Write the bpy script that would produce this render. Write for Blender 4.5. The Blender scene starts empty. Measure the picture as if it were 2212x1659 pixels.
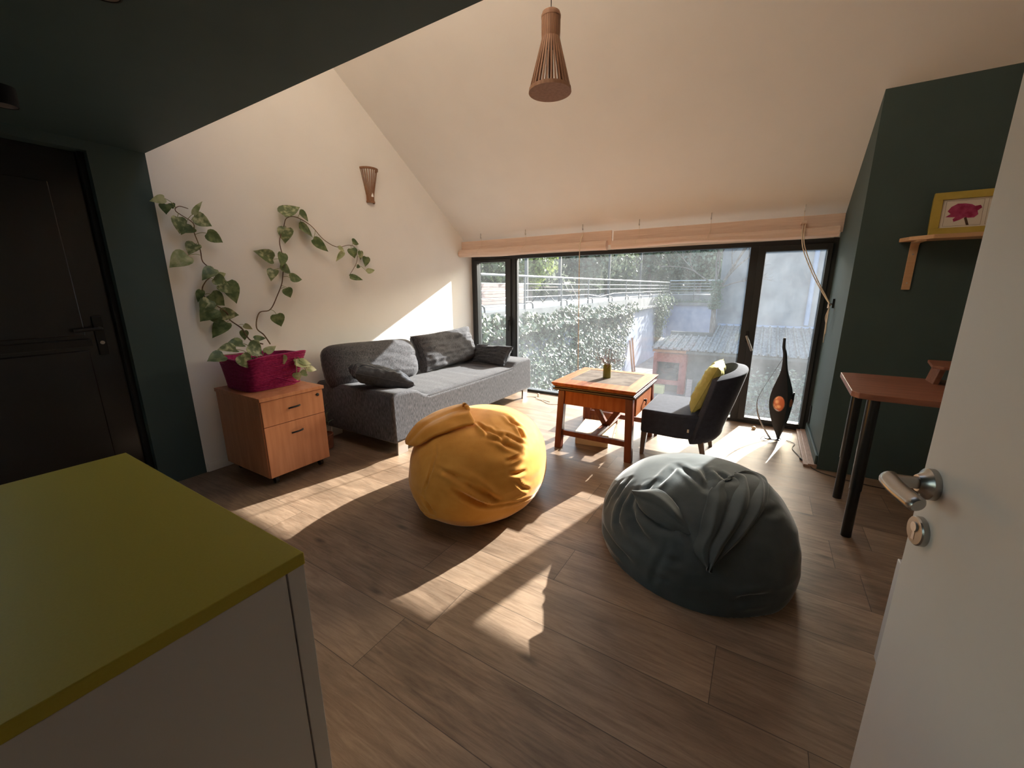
import bpy, bmesh, math, random
from mathutils import Vector, Matrix, noise
C = bpy.context.scene.collection
SC = bpy.context.scene
R = math.radians
PI = math.pi

# ------------------------------------------------------------------ camera
def make_camera():
    yaw, pitch, roll = R(31.667), R(13.367), R(-0.30)
    f = Vector((-math.sin(yaw)*math.cos(pitch), math.cos(yaw)*math.cos(pitch), -math.sin(pitch)))
    r0 = Vector((math.cos(yaw), math.sin(yaw), 0)); u0 = r0.cross(f)
    r = math.cos(roll)*r0 + math.sin(roll)*u0
    u = -math.sin(roll)*r0 + math.cos(roll)*u0
    cd = bpy.data.cameras.new('camera'); cd.sensor_fit = 'HORIZONTAL'; cd.sensor_width = 36
    cd.lens = 36*872.0/2212.0; cd.clip_start = 0.02; cd.clip_end = 300
    co = bpy.data.objects.new('camera', cd); C.objects.link(co)
    m = Matrix((r, u, -f)).transposed().to_4x4(); m.translation = Vector((0, 0, 1.45))
    co.matrix_world = m
    SC.camera = co
make_camera()

# ------------------------------------------------------------------ sky, sun, exposure
SUN_DIR = Vector((0.237, 1.0, 0.472)).normalized()          # from the room towards the sun
def make_light():
    w = bpy.data.worlds.new('sky'); SC.world = w; w.use_nodes = True
    nt = w.node_tree; nt.nodes.clear()
    out = nt.nodes.new('ShaderNodeOutputWorld'); bg = nt.nodes.new('ShaderNodeBackground')
    sky = nt.nodes.new('ShaderNodeTexSky'); sky.sky_type = 'NISHITA'; sky.sun_disc = False
    sky.sun_elevation = R(24.7); sky.sun_rotation = math.atan2(0.237, 1.0)
    sky.air_density = 1.3; sky.dust_density = 2.5; sky.ozone_density = 1.0
    bg.inputs['Strength'].default_value = SKY_STRENGTH
    nt.links.new(sky.outputs[0], bg.inputs[0]); nt.links.new(bg.outputs[0], out.inputs[0])
    sd = bpy.data.lights.new('sun', 'SUN'); sd.energy = SUN_STRENGTH; sd.angle = R(0.6); sd.color = (1.0, 0.965, 0.92)
    so = bpy.data.objects.new('sun', sd); C.objects.link(so)
    so.rotation_euler = SUN_DIR.to_track_quat('Z', 'Y').to_euler(); so.location = (3, 10, 6)
SKY_STRENGTH = 0.75
SUN_STRENGTH = 17.0
make_light()
vs = SC.view_settings
SC.display_settings.display_device = 'sRGB'
vs.view_transform = 'Standard'; vs.look = 'None'; vs.exposure = 0.36; vs.gamma = 1.0; vs.use_curve_mapping = False
SC.cycles.max_bounces = 14; SC.cycles.diffuse_bounces = 10; SC.cycles.glossy_bounces = 4
SC.cycles.transparent_max_bounces = 24; SC.cycles.sample_clamp_indirect = 6.0

# ------------------------------------------------------------------ mesh builder
def wloc(o):
    v = Vector((0, 0, 0))
    while o: v += o.location; o = o.parent
    return v
class MB:
    def __init__(s): s.v = []; s.f = []; s.mi = []; s.m = 0
    def add(s, vs_, fs):
        n = len(s.v); s.v += [tuple(p) for p in vs_]
        for f in fs: s.f.append([i+n for i in f]); s.mi.append(s.m)
        return s
    def box(s, x0, x1, y0, y1, z0, z1):
        return s.add([(x0,y0,z0),(x1,y0,z0),(x1,y1,z0),(x0,y1,z0),(x0,y0,z1),(x1,y0,z1),(x1,y1,z1),(x0,y1,z1)],
                     [(0,3,2,1),(4,5,6,7),(0,1,5,4),(1,2,6,5),(2,3,7,6),(3,0,4,7)])
    def hexa(s, bot, top):       # two quads (4 points each, counterclockwise from above)
        return s.add(list(bot)+list(top), [(0,3,2,1),(4,5,6,7),(0,1,5,4),(1,2,6,5),(2,3,7,6),(3,0,4,7)])
    def beam(s, a, b, w, h, up=(0,0,1)):
        a = Vector(a); b = Vector(b); d = (b-a).normalized(); up = Vector(up)
        sx = d.cross(up)
        if sx.length < 1e-4: sx = d.cross(Vector((0,1,0)))
        sx.normalize(); sy = sx.cross(d).normalized()
        q = lambda c: [c-sx*w/2-sy*h/2, c+sx*w/2-sy*h/2, c+sx*w/2+sy*h/2, c-sx*w/2+sy*h/2]
        return s.add(q(a)+q(b), [(0,1,2,3),(7,6,5,4),(4,5,1,0),(5,6,2,1),(6,7,3,2),(7,4,0,3)])
    def tube(s, pts, r, n=8, cap=True, flat=1.0):
        pts = [Vector(p) for p in pts]; m = len(pts)
        rs = r if isinstance(r, (list, tuple)) else [r]*m
        T = [(pts[min(i+1, m-1)]-pts[max(i-1, 0)]).normalized() for i in range(m)]
        N = T[0].orthogonal().normalized(); vs_ = []
        for i in range(m):
            N = (N - T[i]*N.dot(T[i]))
            N = N.normalized() if N.length > 1e-6 else T[i].orthogonal().normalized()
            B = T[i].cross(N)
            for k in range(n):
                a = 2*PI*k/n; vs_.append(pts[i]+(N*math.cos(a)+B*math.sin(a)*flat)*rs[i])
        fs = [(i*n+k, i*n+(k+1) % n, (i+1)*n+(k+1) % n, (i+1)*n+k) for i in range(m-1) for k in range(n)]
        if cap: fs += [tuple(range(n-1, -1, -1)), tuple((m-1)*n+k for k in range(n))]
        return s.add(vs_, fs)
    def cyl(s, a, b, r, r2=None, n=20):
        return s.tube([a, b], [r, r if r2 is None else r2], n)
    def lathe(s, prof, c=(0,0,0), axis=None, n=32, a0=0.0, a1=2*PI):
        M = Matrix.Identity(3) if axis is None else Vector(axis).to_track_quat('Z', 'Y').to_matrix()
        full = abs(a1-a0-2*PI) < 1e-4; c = Vector(c); k = n if full else n+1; vs_ = []
        for (r, z) in prof:
            for i in range(k):
                a = a0+(a1-a0)*i/n; vs_.append(c+M @ Vector((r*math.cos(a), r*math.sin(a), z)))
        fs = []
        for j in range(len(prof)-1):
            for i in range(n):
                i2 = (i+1) % k
                fs.append((j*k+i, j*k+i2, (j+1)*k+i2, (j+1)*k+i))
        if full:
            if prof[0][0] > 1e-5: fs.append(tuple(range(k-1, -1, -1)))
            if prof[-1][0] > 1e-5: fs.append(tuple((len(prof)-1)*k+i for i in range(k)))
        return s.add(vs_, fs)
    def prism(s, poly, axis, a, b):   # poly in the two other axes, extruded along axis from a to b
        def P(p, t): return {'x': (t, p[0], p[1]), 'y': (p[0], t, p[1]), 'z': (p[0], p[1], t)}[axis]
        n = len(poly)
        return s.add([P(p, a) for p in poly]+[P(p, b) for p in poly],
                     [tuple(range(n-1, -1, -1)), tuple(range(n, 2*n))]+[(i, (i+1) % n, n+(i+1) % n, n+i) for i in range(n)])
    def grid(s, fn, nu, nv, wrapu=False):
        ku = nu if wrapu else nu+1
        vs_ = [fn(i/nu, j/nv) for j in range(nv+1) for i in range(ku)]
        fs = [(j*ku+i, j*ku+(i+1) % ku, (j+1)*ku+(i+1) % ku, (j+1)*ku+i) for j in range(nv) for i in range(nu)]
        return s.add(vs_, fs)
    def build(s, name, m, parent=None, smooth=False, bevel=0, seg=2, solid=0, sub=0, loc=None, fix=True, off=0.0):
        o3 = Vector(loc) if loc is not None else Vector((0, 0, 0))
        base = wloc(parent) if parent else Vector((0, 0, 0))
        me = bpy.data.meshes.new(name)
        me.from_pydata([Vector(p)-base-o3 for p in s.v], [], s.f)
        if len(set(s.mi)) > 1: me.polygons.foreach_set('material_index', s.mi)
        if fix:
            bm = bmesh.new(); bm.from_mesh(me)
            bmesh.ops.remove_doubles(bm, verts=bm.verts, dist=1e-6)
            bmesh.ops.recalc_face_normals(bm, faces=bm.faces); bm.to_mesh(me); bm.free()
        if smooth:
            me.polygons.foreach_set('use_smooth', [True]*len(me.polygons))
        for x in (m if isinstance(m, (list, tuple)) else [m]): me.materials.append(x)
        me.update()
        o = bpy.data.objects.new(name, me); C.objects.link(o); o.location = o3
        if parent: o.parent = parent
        if solid:
            d = o.modifiers.new('s', 'SOLIDIFY'); d.thickness = solid; d.offset = off
        if bevel:
            d = o.modifiers.new('b', 'BEVEL'); d.width = bevel; d.segments = seg; d.limit_method = 'ANGLE'; d.angle_limit = R(35)
        if sub:
            d = o.modifiers.new('u', 'SUBSURF'); d.levels = sub; d.render_levels = sub
        if smooth and not sub and not solid:
            try: me.set_sharp_from_angle(angle=R(42))
            except Exception: pass
        return o
def thing(name, label, cat, loc, group=None):
    o = bpy.data.objects.new(name, None); C.objects.link(o); o.location = loc; o.empty_display_size = 0.1
    return tag(o, label, cat, group)
def tag(o, label, cat, group=None, kind=None):
    o['label'] = label; o['category'] = cat
    if group: o['group'] = group
    if kind: o['kind'] = kind
    return o
def struct(o, label=None):
    o['kind'] = 'structure'
    if label: o['label'] = label
    return o
def sstruct(name, loc=(0,0,0)):
    o = bpy.data.objects.new(name, None); C.objects.link(o); o.location = loc; o.empty_display_size = 0.1
    return struct(o)
def bez(pts, n=8):               # Catmull-Rom through the points
    P = [Vector(p) for p in pts]; out = []
    for i in range(len(P)-1):
        p0 = P[max(i-1, 0)]; p1 = P[i]; p2 = P[i+1]; p3 = P[min(i+2, len(P)-1)]
        for k in range(n):
            t = k/n
            out.append(0.5*((2*p1)+(p2-p0)*t+(2*p0-5*p1+4*p2-p3)*t*t+(3*p1-p0-3*p2+p3)*t**3))
    out.append(P[-1]); return out
def nz(p, s=1.0, seed=0.0): return noise.noise(Vector(p)*s+Vector((seed, seed*1.7, seed*2.3)))
def lerp(a, b, t): return a+(b-a)*t
def sst(a, b, x):
    t = min(1, max(0, (x-a)/(b-a))); return t*t*(3-2*t)

# ------------------------------------------------------------------ materials
def nodes(m):
    m.use_nodes = True; nt = m.node_tree; nt.nodes.clear()
    def N(t, **k):
        n = nt.nodes.new('ShaderNode'+t)
        for a, b in k.items():
            if a.startswith('i_'): n.inputs[a[2:]].default_value = b
            else: setattr(n, a, b)
        return n
    def L(a, b): nt.links.new(a, b)
    return nt, N, L
def c4(c): return (c[0], c[1], c[2], 1.0)
def mat(name, col, rough=0.6, spec=0.35, metal=0.0, col2=None, scale=8.0, stretch=(1,1,1), detail=4.0, lo=0.35, hi=0.65,
        bump=0.0, bscale=60.0, bstretch=(1,1,1), sheen=0.0, trans=0.0, coat=0.0, emit=None):
    m = bpy.data.materials.new(name); nt, N, L = nodes(m)
    out = N('OutputMaterial'); b = N('BsdfPrincipled'); L(b.outputs[0], out.inputs[0])
    b.inputs['Base Color'].default_value = c4(col); b.inputs['Roughness'].default_value = rough
    b.inputs['Specular IOR Level'].default_value = spec; b.inputs['Metallic'].default_value = metal
    b.inputs['Sheen Weight'].default_value = sheen; b.inputs['Coat Weight'].default_value = coat
    if sheen: b.inputs['Sheen Roughness'].default_value = 0.28
    tc = N('TexCoord')
    if col2 is not None:
        mp = N('Mapping'); mp.inputs['Scale'].default_value = stretch; L(tc.outputs['Object'], mp.inputs[0])
        t = N('TexNoise'); t.inputs['Scale'].default_value = scale; t.inputs['Detail'].default_value = detail; L(mp.outputs[0], t.inputs['Vector'])
        r = N('ValToRGB'); r.color_ramp.elements[0].position = lo; r.color_ramp.elements[1].position = hi
        r.color_ramp.elements[0].color = c4(col); r.color_ramp.elements[1].color = c4(col2)
        L(t.outputs[0], r.inputs[0]); L(r.outputs[0], b.inputs['Base Color'])
    if bump:
        mp2 = N('Mapping'); mp2.inputs['Scale'].default_value = bstretch; L(tc.outputs['Object'], mp2.inputs[0])
        t2 = N('TexNoise'); t2.inputs['Scale'].default_value = bscale; t2.inputs['Detail'].default_value = 3; L(mp2.outputs[0], t2.inputs['Vector'])
        bp = N('Bump'); bp.inputs['Strength'].default_value = bump; bp.inputs['Distance'].default_value = 0.004
        L(t2.outputs[0], bp.inputs['Height']); L(bp.outputs[0], b.inputs['Normal'])
    if trans:
        td = N('BsdfTranslucent'); mx = N('MixShader'); mx.inputs[0].default_value = trans
        td.inputs[0].default_value = c4(col2 or col)
        L(b.outputs[0], mx.inputs[1]); L(td.outputs[0], mx.inputs[2]); L(mx.outputs[0], out.inputs[0])
    return m
def floor_mat():
    m = bpy.data.materials.new('oak_laminate'); nt, N, L = nodes(m)
    out = N('OutputMaterial'); b = N('BsdfPrincipled'); L(b.outputs[0], out.inputs[0])
    tc = N('TexCoord'); sp = N('SeparateXYZ'); L(tc.outputs['Object'], sp.inputs[0])
    def M(op, a, c=None, d=None):
        n = N('Math', operation=op)
        for i, v in enumerate((a, c, d)):
            if v is None: continue
            if isinstance(v, (int, float)): n.inputs[i].default_value = v
            else: L(v, n.inputs[i])
        return n.outputs[0]
    W = 0.2835; LEN = 1.38
    ry = M('DIVIDE', M('SUBTRACT', sp.outputs[1], 0.2), W); row = M('FLOOR', ry); fy = M('FRACT', ry)
    wn = N('TexWhiteNoise', noise_dimensions='1D'); L(row, wn.inputs['W'])
    rx = M('DIVIDE', M('ADD', sp.outputs[0], M('MULTIPLY', wn.outputs[0], LEN)), LEN); cid = M('FLOOR', rx); fx = M('FRACT', rx)
    w2 = N('TexWhiteNoise', noise_dimensions='2D'); cb = N('CombineXYZ'); L(row, cb.inputs[0]); L(cid, cb.inputs[1]); L(cb.outputs[0], w2.inputs['Vector'])
    # grain coordinates shift from plank to plank
    sh = N('CombineXYZ'); L(M('MULTIPLY', w2.outputs[0], 37.0), sh.inputs[2]); L(M('MULTIPLY', w2.outputs[0], 11.0), sh.inputs[0])
    va = N('VectorMath', operation='ADD'); L(tc.outputs['Object'], va.inputs[0]); L(sh.outputs[0], va.inputs[1])
    def grain(sc, st, det=6, dist=0.0):
        mp = N('Mapping'); mp.inputs['Scale'].default_value = st; L(va.outputs[0], mp.inputs[0])
        t = N('TexNoise'); t.inputs['Scale'].default_value = sc; t.inputs['Detail'].default_value = det; t.inputs['Distortion'].default_value = dist
        L(mp.outputs[0], t.inputs['Vector']); return t.outputs[0]
    g1 = grain(8.0, (0.5, 5.0, 1.0), 9, 1.4); g2 = grain(110.0, (0.5, 6.0, 1.0), 4); g3 = grain(3.2, (1.0, 2.4, 1.0), 2, 0.3)
    r = N('ValToRGB'); e = r.color_ramp.elements
    e[0].position = 0.28; e[0].color = (0.150, 0.092, 0.057, 1); e[1].position = 0.72; e[1].color = (0.385, 0.268, 0.178, 1)
    L(M('ADD', M('MULTIPLY', g1, 0.62), M('ADD', M('MULTIPLY', g2, 0.22), M('MULTIPLY', w2.outputs[0], 0.16))), r.inputs[0])
    # knots
    vo = N('TexVoronoi'); mp = N('Mapping'); mp.inputs['Scale'].default_value = (1.1, 3.0, 1.0); L(va.outputs[0], mp.inputs[0]); L(mp.outputs[0], vo.inputs['Vector']); vo.inputs['Scale'].default_value = 1.5
    kn = N('MapRange'); kn.inputs[1].default_value = 0.02; kn.inputs[2].default_value = 0.11; kn.inputs[3].default_value = 0.42; kn.inputs[4].default_value = 1.0; L(vo.outputs['Distance'], kn.inputs[0])
    k3 = N('MapRange'); k3.inputs[1].default_value = 0.3; k3.inputs[2].default_value = 0.7; k3.inputs[3].default_value = 0.72; k3.inputs[4].default_value = 1.16; L(g3, k3.inputs[0])
    edge = M('MULTIPLY', M('GREATER_THAN', M('MINIMUM', fy, M('SUBTRACT', 1.0, fy)), 0.0055), M('GREATER_THAN', M('MINIMUM', fx, M('SUBTRACT', 1.0, fx)), 0.0011))
    em = N('MapRange'); em.inputs[3].default_value = 0.38; em.inputs[4].default_value = 1.0; L(edge, em.inputs[0])
    mul = M('MULTIPLY', M('MULTIPLY', kn.outputs[0], k3.outputs[0]), em.outputs[0])
    mx = N('VectorMath', operation='SCALE'); L(r.outputs[0], mx.inputs[0]); L(mul, mx.inputs['Scale'])
    L(mx.outputs[0], b.inputs['Base Color'])
    rr = N('MapRange'); rr.inputs[3].default_value = 0.34; rr.inputs[4].default_value = 0.5; L(g1, rr.inputs[0]); L(rr.outputs[0], b.inputs['Roughness'])
    b.inputs['Specular IOR Level'].default_value = 0.42
    bp = N('Bump'); bp.inputs['Strength'].default_value = 0.25; bp.inputs['Distance'].default_value = 0.002; L(M('ADD', M('MULTIPLY', g2, 0.3), edge), bp.inputs['Height']); L(bp.outputs[0], b.inputs['Normal'])
    return m
def glass_mat(name, dirt, streak):
    m = bpy.data.materials.new(name); nt, N, L = nodes(m)
    out = N('OutputMaterial'); tr = N('BsdfTransparent'); tl = N('BsdfTranslucent'); gl = N('BsdfGlossy'); gl.inputs['Roughness'].default_value = 0.02
    tr.inputs[0].default_value = (0.93, 0.95, 0.95, 1); tl.inputs[0].default_value = (0.86, 0.90, 0.96, 1)
    tc = N('TexCoord'); mp = N('Mapping'); mp.inputs['Scale'].default_value = (1, 1, 0.45); L(tc.outputs['Object'], mp.inputs[0])
    n1 = N('TexNoise'); n1.inputs['Scale'].default_value = 2.2; n1.inputs['Detail'].default_value = 9; n1.inputs['Roughness'].default_value = 0.65; L(mp.outputs[0], n1.inputs['Vector'])
    n2 = N('TexNoise'); n2.inputs['Scale'].default_value = 70; n2.inputs['Detail'].default_value = 3; L(tc.outputs['Object'], n2.inputs['Vector'])
    vo = N('TexVoronoi'); vo.inputs['Scale'].default_value = 26; L(tc.outputs['Object'], vo.inputs['Vector'])
    r1 = N('MapRange'); r1.inputs[1].default_value = 0.3; r1.inputs[2].default_value = 0.72; r1.inputs[3].default_value = dirt*0.45; r1.inputs[4].default_value = dirt*1.6; L(n1.outputs[0], r1.inputs[0])
    r2 = N('MapRange'); r2.inputs[1].default_value = 0.62; r2.inputs[2].default_value = 0.78; r2.inputs[3].default_value = 0.0; r2.inputs[4].default_value = streak; L(n2.outputs[0], r2.inputs[0])
    r3 = N('MapRange'); r3.inputs[1].default_value = 0.035; r3.inputs[2].default_value = 0.075; r3.inputs[3].default_value = streak*3.0; r3.inputs[4].default_value = 0.0; L(vo.outputs['Distance'], r3.inputs[0])
    a = N('Math', operation='ADD'); L(r1.outputs[0], a.inputs[0]); L(r2.outputs[0], a.inputs[1])
    a2 = N('Math', operation='ADD'); L(a.outputs[0], a2.inputs[0]); L(r3.outputs[0], a2.inputs[1])
    mx = N('MixShader'); L(a2.outputs[0], mx.inputs[0]); L(tr.outputs[0], mx.inputs[1]); L(tl.outputs[0], mx.inputs[2])
    fr = N('Fresnel'); fr.inputs['IOR'].default_value = 1.3; m2 = N('MixShader'); L(fr.outputs[0], m2.inputs[0]); L(mx.outputs[0], m2.inputs[1]); L(gl.outputs[0], m2.inputs[2])
    L(m2.outputs[0], out.inputs[0])
    return m
def leaf_mat(name, c1, c2, scale=40, rough=0.45, spec=0.4, trans=0.25, lo=0.42, hi=0.6):
    return mat(name, c1, rough, spec, col2=c2, scale=scale, lo=lo, hi=hi, detail=3, trans=trans, stretch=(1, 1, 1))

M_ = {}
M_['floor'] = floor_mat()
M_['white'] = mat('white_paint', (0.865, 0.848, 0.82), 0.75, 0.2, col2=(0.885, 0.868, 0.84), scale=3, bump=0.05, bscale=220)
M_['beige'] = mat('beige_bounce_tint', (0.80, 0.66, 0.52), 0.75, 0.2, col2=(0.82, 0.68, 0.54), scale=3)  # tint picked to warm the light bounced off the upper wall
M_['green'] = mat('dark_green_paint', (0.052, 0.080, 0.076), 0.6, 0.25, col2=(0.056, 0.085, 0.081), scale=4, bump=0.06, bscale=220)
M_['blackdoor'] = mat('black_lacquer', (0.012, 0.012, 0.013), 0.22, 0.45)
M_['blackmat'] = mat('black_matt', (0.012, 0.012, 0.012), 0.5, 0.3)
M_['alu'] = mat('anthracite_aluminium', (0.030, 0.033, 0.034), 0.42, 0.4)
M_['gasket'] = mat('black_gasket', (0.01, 0.01, 0.01), 0.6, 0.3)
M_['glass'] = glass_mat('dusty_glass', 0.016, 0.014)
M_['glassR'] = glass_mat('dustier_glass', 0.022, 0.028)
M_['glassL'] = glass_mat('lightly_dusty_glass', 0.010, 0.008)
M_['steel'] = mat('satin_steel', (0.42, 0.40, 0.37), 0.28, 0.5, metal=1.0)
M_['chrome'] = mat('chrome', (0.74, 0.73, 0.72), 0.28, 0.5, metal=0.8)
M_['doorwhite'] = mat('door_white', (0.86, 0.83, 0.785), 0.45, 0.3, col2=(0.84, 0.805, 0.755), scale=3, bump=0.02, bscale=150)
M_['trim'] = mat('pinkish_oak_trim', (0.42, 0.27, 0.20), 0.45, 0.35, col2=(0.30, 0.19, 0.14), scale=30, stretch=(6, 0.6, 6))

# measured creases, flap outlines, vines and leaves (metres)
YC=[
(0.012, 0.014, [(-1.53, 1.637, 0.425), (-1.412, 1.64, 0.403), (-1.315, 1.662, 0.349), (-1.243, 1.706, 0.292), (-1.191, 1.772, 0.237)]) ,
(0.012, 0.012, [(-1.393, 1.613, 0.338), (-1.327, 1.637, 0.301), (-1.261, 1.68, 0.255), (-1.188, 1.778, 0.209)]) ,
(0.014, 0.012, [(-1.435, 1.65, 0.424), (-1.322, 1.671, 0.381), (-1.232, 1.721, 0.301), (-1.18, 1.797, 0.222)]) ,
(0.015, 0.009, [(-1.481, 2.028, 0.571), (-1.404, 2.008, 0.557), (-1.327, 2.019, 0.534)]) ,
(0.015, 0.009, [(-1.334, 2.031, 0.536), (-1.31, 2.064, 0.53), (-1.244, 2.092, 0.492), (-1.211, 2.138, 0.463)]) ,
(0.015, 0.009, [(-1.481, 2.308, 0.569), (-1.382, 2.244, 0.553), (-1.307, 2.264, 0.517)]) ,
(0.012, 0.012, [(-1.335, 2.231, 0.536), (-1.279, 2.189, 0.51), (-1.246, 2.16, 0.49)]) ,
(0.01, 0.01, [(-1.212, 1.896, 0.437), (-1.192, 1.968, 0.433), (-1.186, 2.043, 0.434)]) ,
(0.01, 0.01, [(-1.179, 1.877, 0.374), (-1.157, 1.933, 0.357), (-1.144, 2.008, 0.349)]) ,
(0.01, 0.008, [(-1.156, 1.896, 0.327), (-1.134, 1.953, 0.261), (-1.124, 2.025, 0.217)]) ,
(0.01, 0.01, [(-1.616, 1.586, 0.23), (-1.552, 1.575, 0.208), (-1.514, 1.582, 0.156)]) ,
(0.01, 0.01, [(-1.693, 1.638, 0.106), (-1.618, 1.62, 0.104), (-1.523, 1.59, 0.136)]) ,
(0.008, 0.006, [(-1.649, 1.756, 0.504), (-1.588, 1.695, 0.473), (-1.562, 1.627, 0.409), (-1.567, 1.593, 0.338), (-1.604, 1.582, 0.235)]) ,
(0.015, 0.009, [(-1.377, 1.935, 0.539), (-1.323, 1.967, 0.526), (-1.244, 1.982, 0.483)]) ,
(0.01, 0.008, [(-1.544, 2.058, 0.579), (-1.436, 1.998, 0.561), (-1.372, 1.95, 0.541)]) ,
(0.015, 0.009, [(-1.397, 2.055, 0.558), (-1.274, 1.983, 0.503), (-1.191, 2.039, 0.441)]) ,
(0.008, 0.006, [(-1.222, 1.725, 0.232), (-1.166, 1.831, 0.202), (-1.134, 1.978, 0.167), (-1.165, 2.24, 0.115)]) ,
]
YF_top= [(-1.963, 1.881, 0.396), (-1.99, 1.902, 0.429), (-2.018, 2.025, 0.491), (-2.008, 2.166, 0.522), (-1.954, 2.277, 0.537), (-1.863, 2.299, 0.565), (-1.734, 2.183, 0.581)]
YF_bot= [(-1.812, 1.77, 0.448), (-1.766, 1.77, 0.475), (-1.691, 1.823, 0.528), (-1.63, 1.872, 0.551), (-1.581, 1.955, 0.568), (-1.536, 2.025, 0.576), (-1.689, 2.16, 0.584)]
GC=[
(0.019, 0.016, [(-0.476, 1.988, 0.311), (-0.456, 1.923, 0.273), (-0.391, 1.856, 0.243), (-0.316, 1.814, 0.232)]) ,
(0.016, 0.012, [(-0.521, 2.1, 0.339), (-0.549, 2.019, 0.274), (-0.546, 1.958, 0.212), (-0.491, 1.899, 0.196)]) ,
(0.016, 0.01, [(-0.474, 2.101, 0.365), (-0.493, 2.046, 0.331), (-0.482, 1.971, 0.292)]) ,
(0.014, 0.01, [(-0.406, 2.158, 0.405), (-0.432, 2.078, 0.373), (-0.404, 1.974, 0.34)]) ,
(0.016, 0.01, [(-0.318, 2.335, 0.449), (-0.224, 2.216, 0.454), (-0.149, 2.102, 0.441)]) ,
(0.016, 0.01, [(-0.318, 2.335, 0.449), (-0.355, 2.19, 0.425), (-0.39, 2.092, 0.392)]) ,
(0.016, 0.012, [(-0.191, 2.34, 0.471), (-0.151, 2.199, 0.46), (-0.139, 2.103, 0.443)]) ,
(0.014, 0.008, [(-0.126, 2.307, 0.473), (-0.078, 2.251, 0.47), (-0.049, 2.215, 0.467)]) ,
(0.016, 0.012, [(-0.711, 2.138, 0.067), (-0.598, 1.985, 0.096), (-0.498, 1.883, 0.097), (-0.431, 1.836, 0.086)]) ,
(0.019, 0.014, [(0.045, 1.801, 0.099), (0.089, 1.827, 0.116), (0.172, 1.894, 0.121)]) ,
(0.014, 0.006, [(-0.263, 1.835, 0.288), (-0.27, 1.797, 0.224), (-0.299, 1.778, 0.114), (-0.316, 1.791, 0.016)]) ,
(0.014, 0.006, [(-0.298, 1.779, 0.102), (-0.235, 1.763, 0.109)]) ,
(0.014, 0.006, [(-0.257, 1.785, 0.212), (-0.179, 1.778, 0.223)]) ,
(0.016, 0.012, [(-0.468, 2.04, 0.342), (-0.392, 1.929, 0.316), (-0.303, 1.873, 0.313), (-0.224, 1.855, 0.319)]) ,
(0.016, 0.01, [(-0.281, 1.995, 0.392), (-0.25, 1.924, 0.363), (-0.185, 1.855, 0.327), (-0.145, 1.827, 0.299)]) ,
(0.016, 0.008, [(0.095, 2.055, 0.404), (0.14, 2.119, 0.402), (0.168, 2.197, 0.401)]) ,
(0.014, 0.008, [(-0.619, 2.237, 0.315), (-0.637, 2.155, 0.267), (-0.66, 2.112, 0.194)]) ,
(0.014, 0.008, [(-0.558, 2.228, 0.356), (-0.584, 2.145, 0.315), (-0.594, 2.081, 0.272)]) ,
]
GF_left= [(-0.054, 2.215, 0.466), (-0.102, 2.184, 0.461), (-0.133, 2.095, 0.443), (-0.135, 2.009, 0.416), (-0.139, 1.938, 0.385), (-0.14, 1.867, 0.341), (-0.149, 1.813, 0.286), (-0.085, 1.787, 0.233)]
GF_right= [(-0.049, 2.224, 0.467), (0.014, 2.427, 0.462), (0.103, 2.484, 0.417), (0.117, 2.273, 0.436), (0.106, 2.115, 0.418), (0.059, 1.971, 0.379), (0.011, 1.879, 0.33), (-0.08, 1.785, 0.23)]
GL_top= [(-0.468, 2.081, 0.359), (-0.418, 2.09, 0.382), (-0.361, 2.087, 0.401), (-0.291, 2.02, 0.399), (-0.23, 1.95, 0.38), (-0.155, 1.873, 0.345)]
GL_bot= [(-0.47, 2.044, 0.342), (-0.436, 1.977, 0.326), (-0.366, 1.913, 0.32), (-0.289, 1.875, 0.32), (-0.235, 1.859, 0.32), (-0.175, 1.854, 0.324)]
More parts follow.
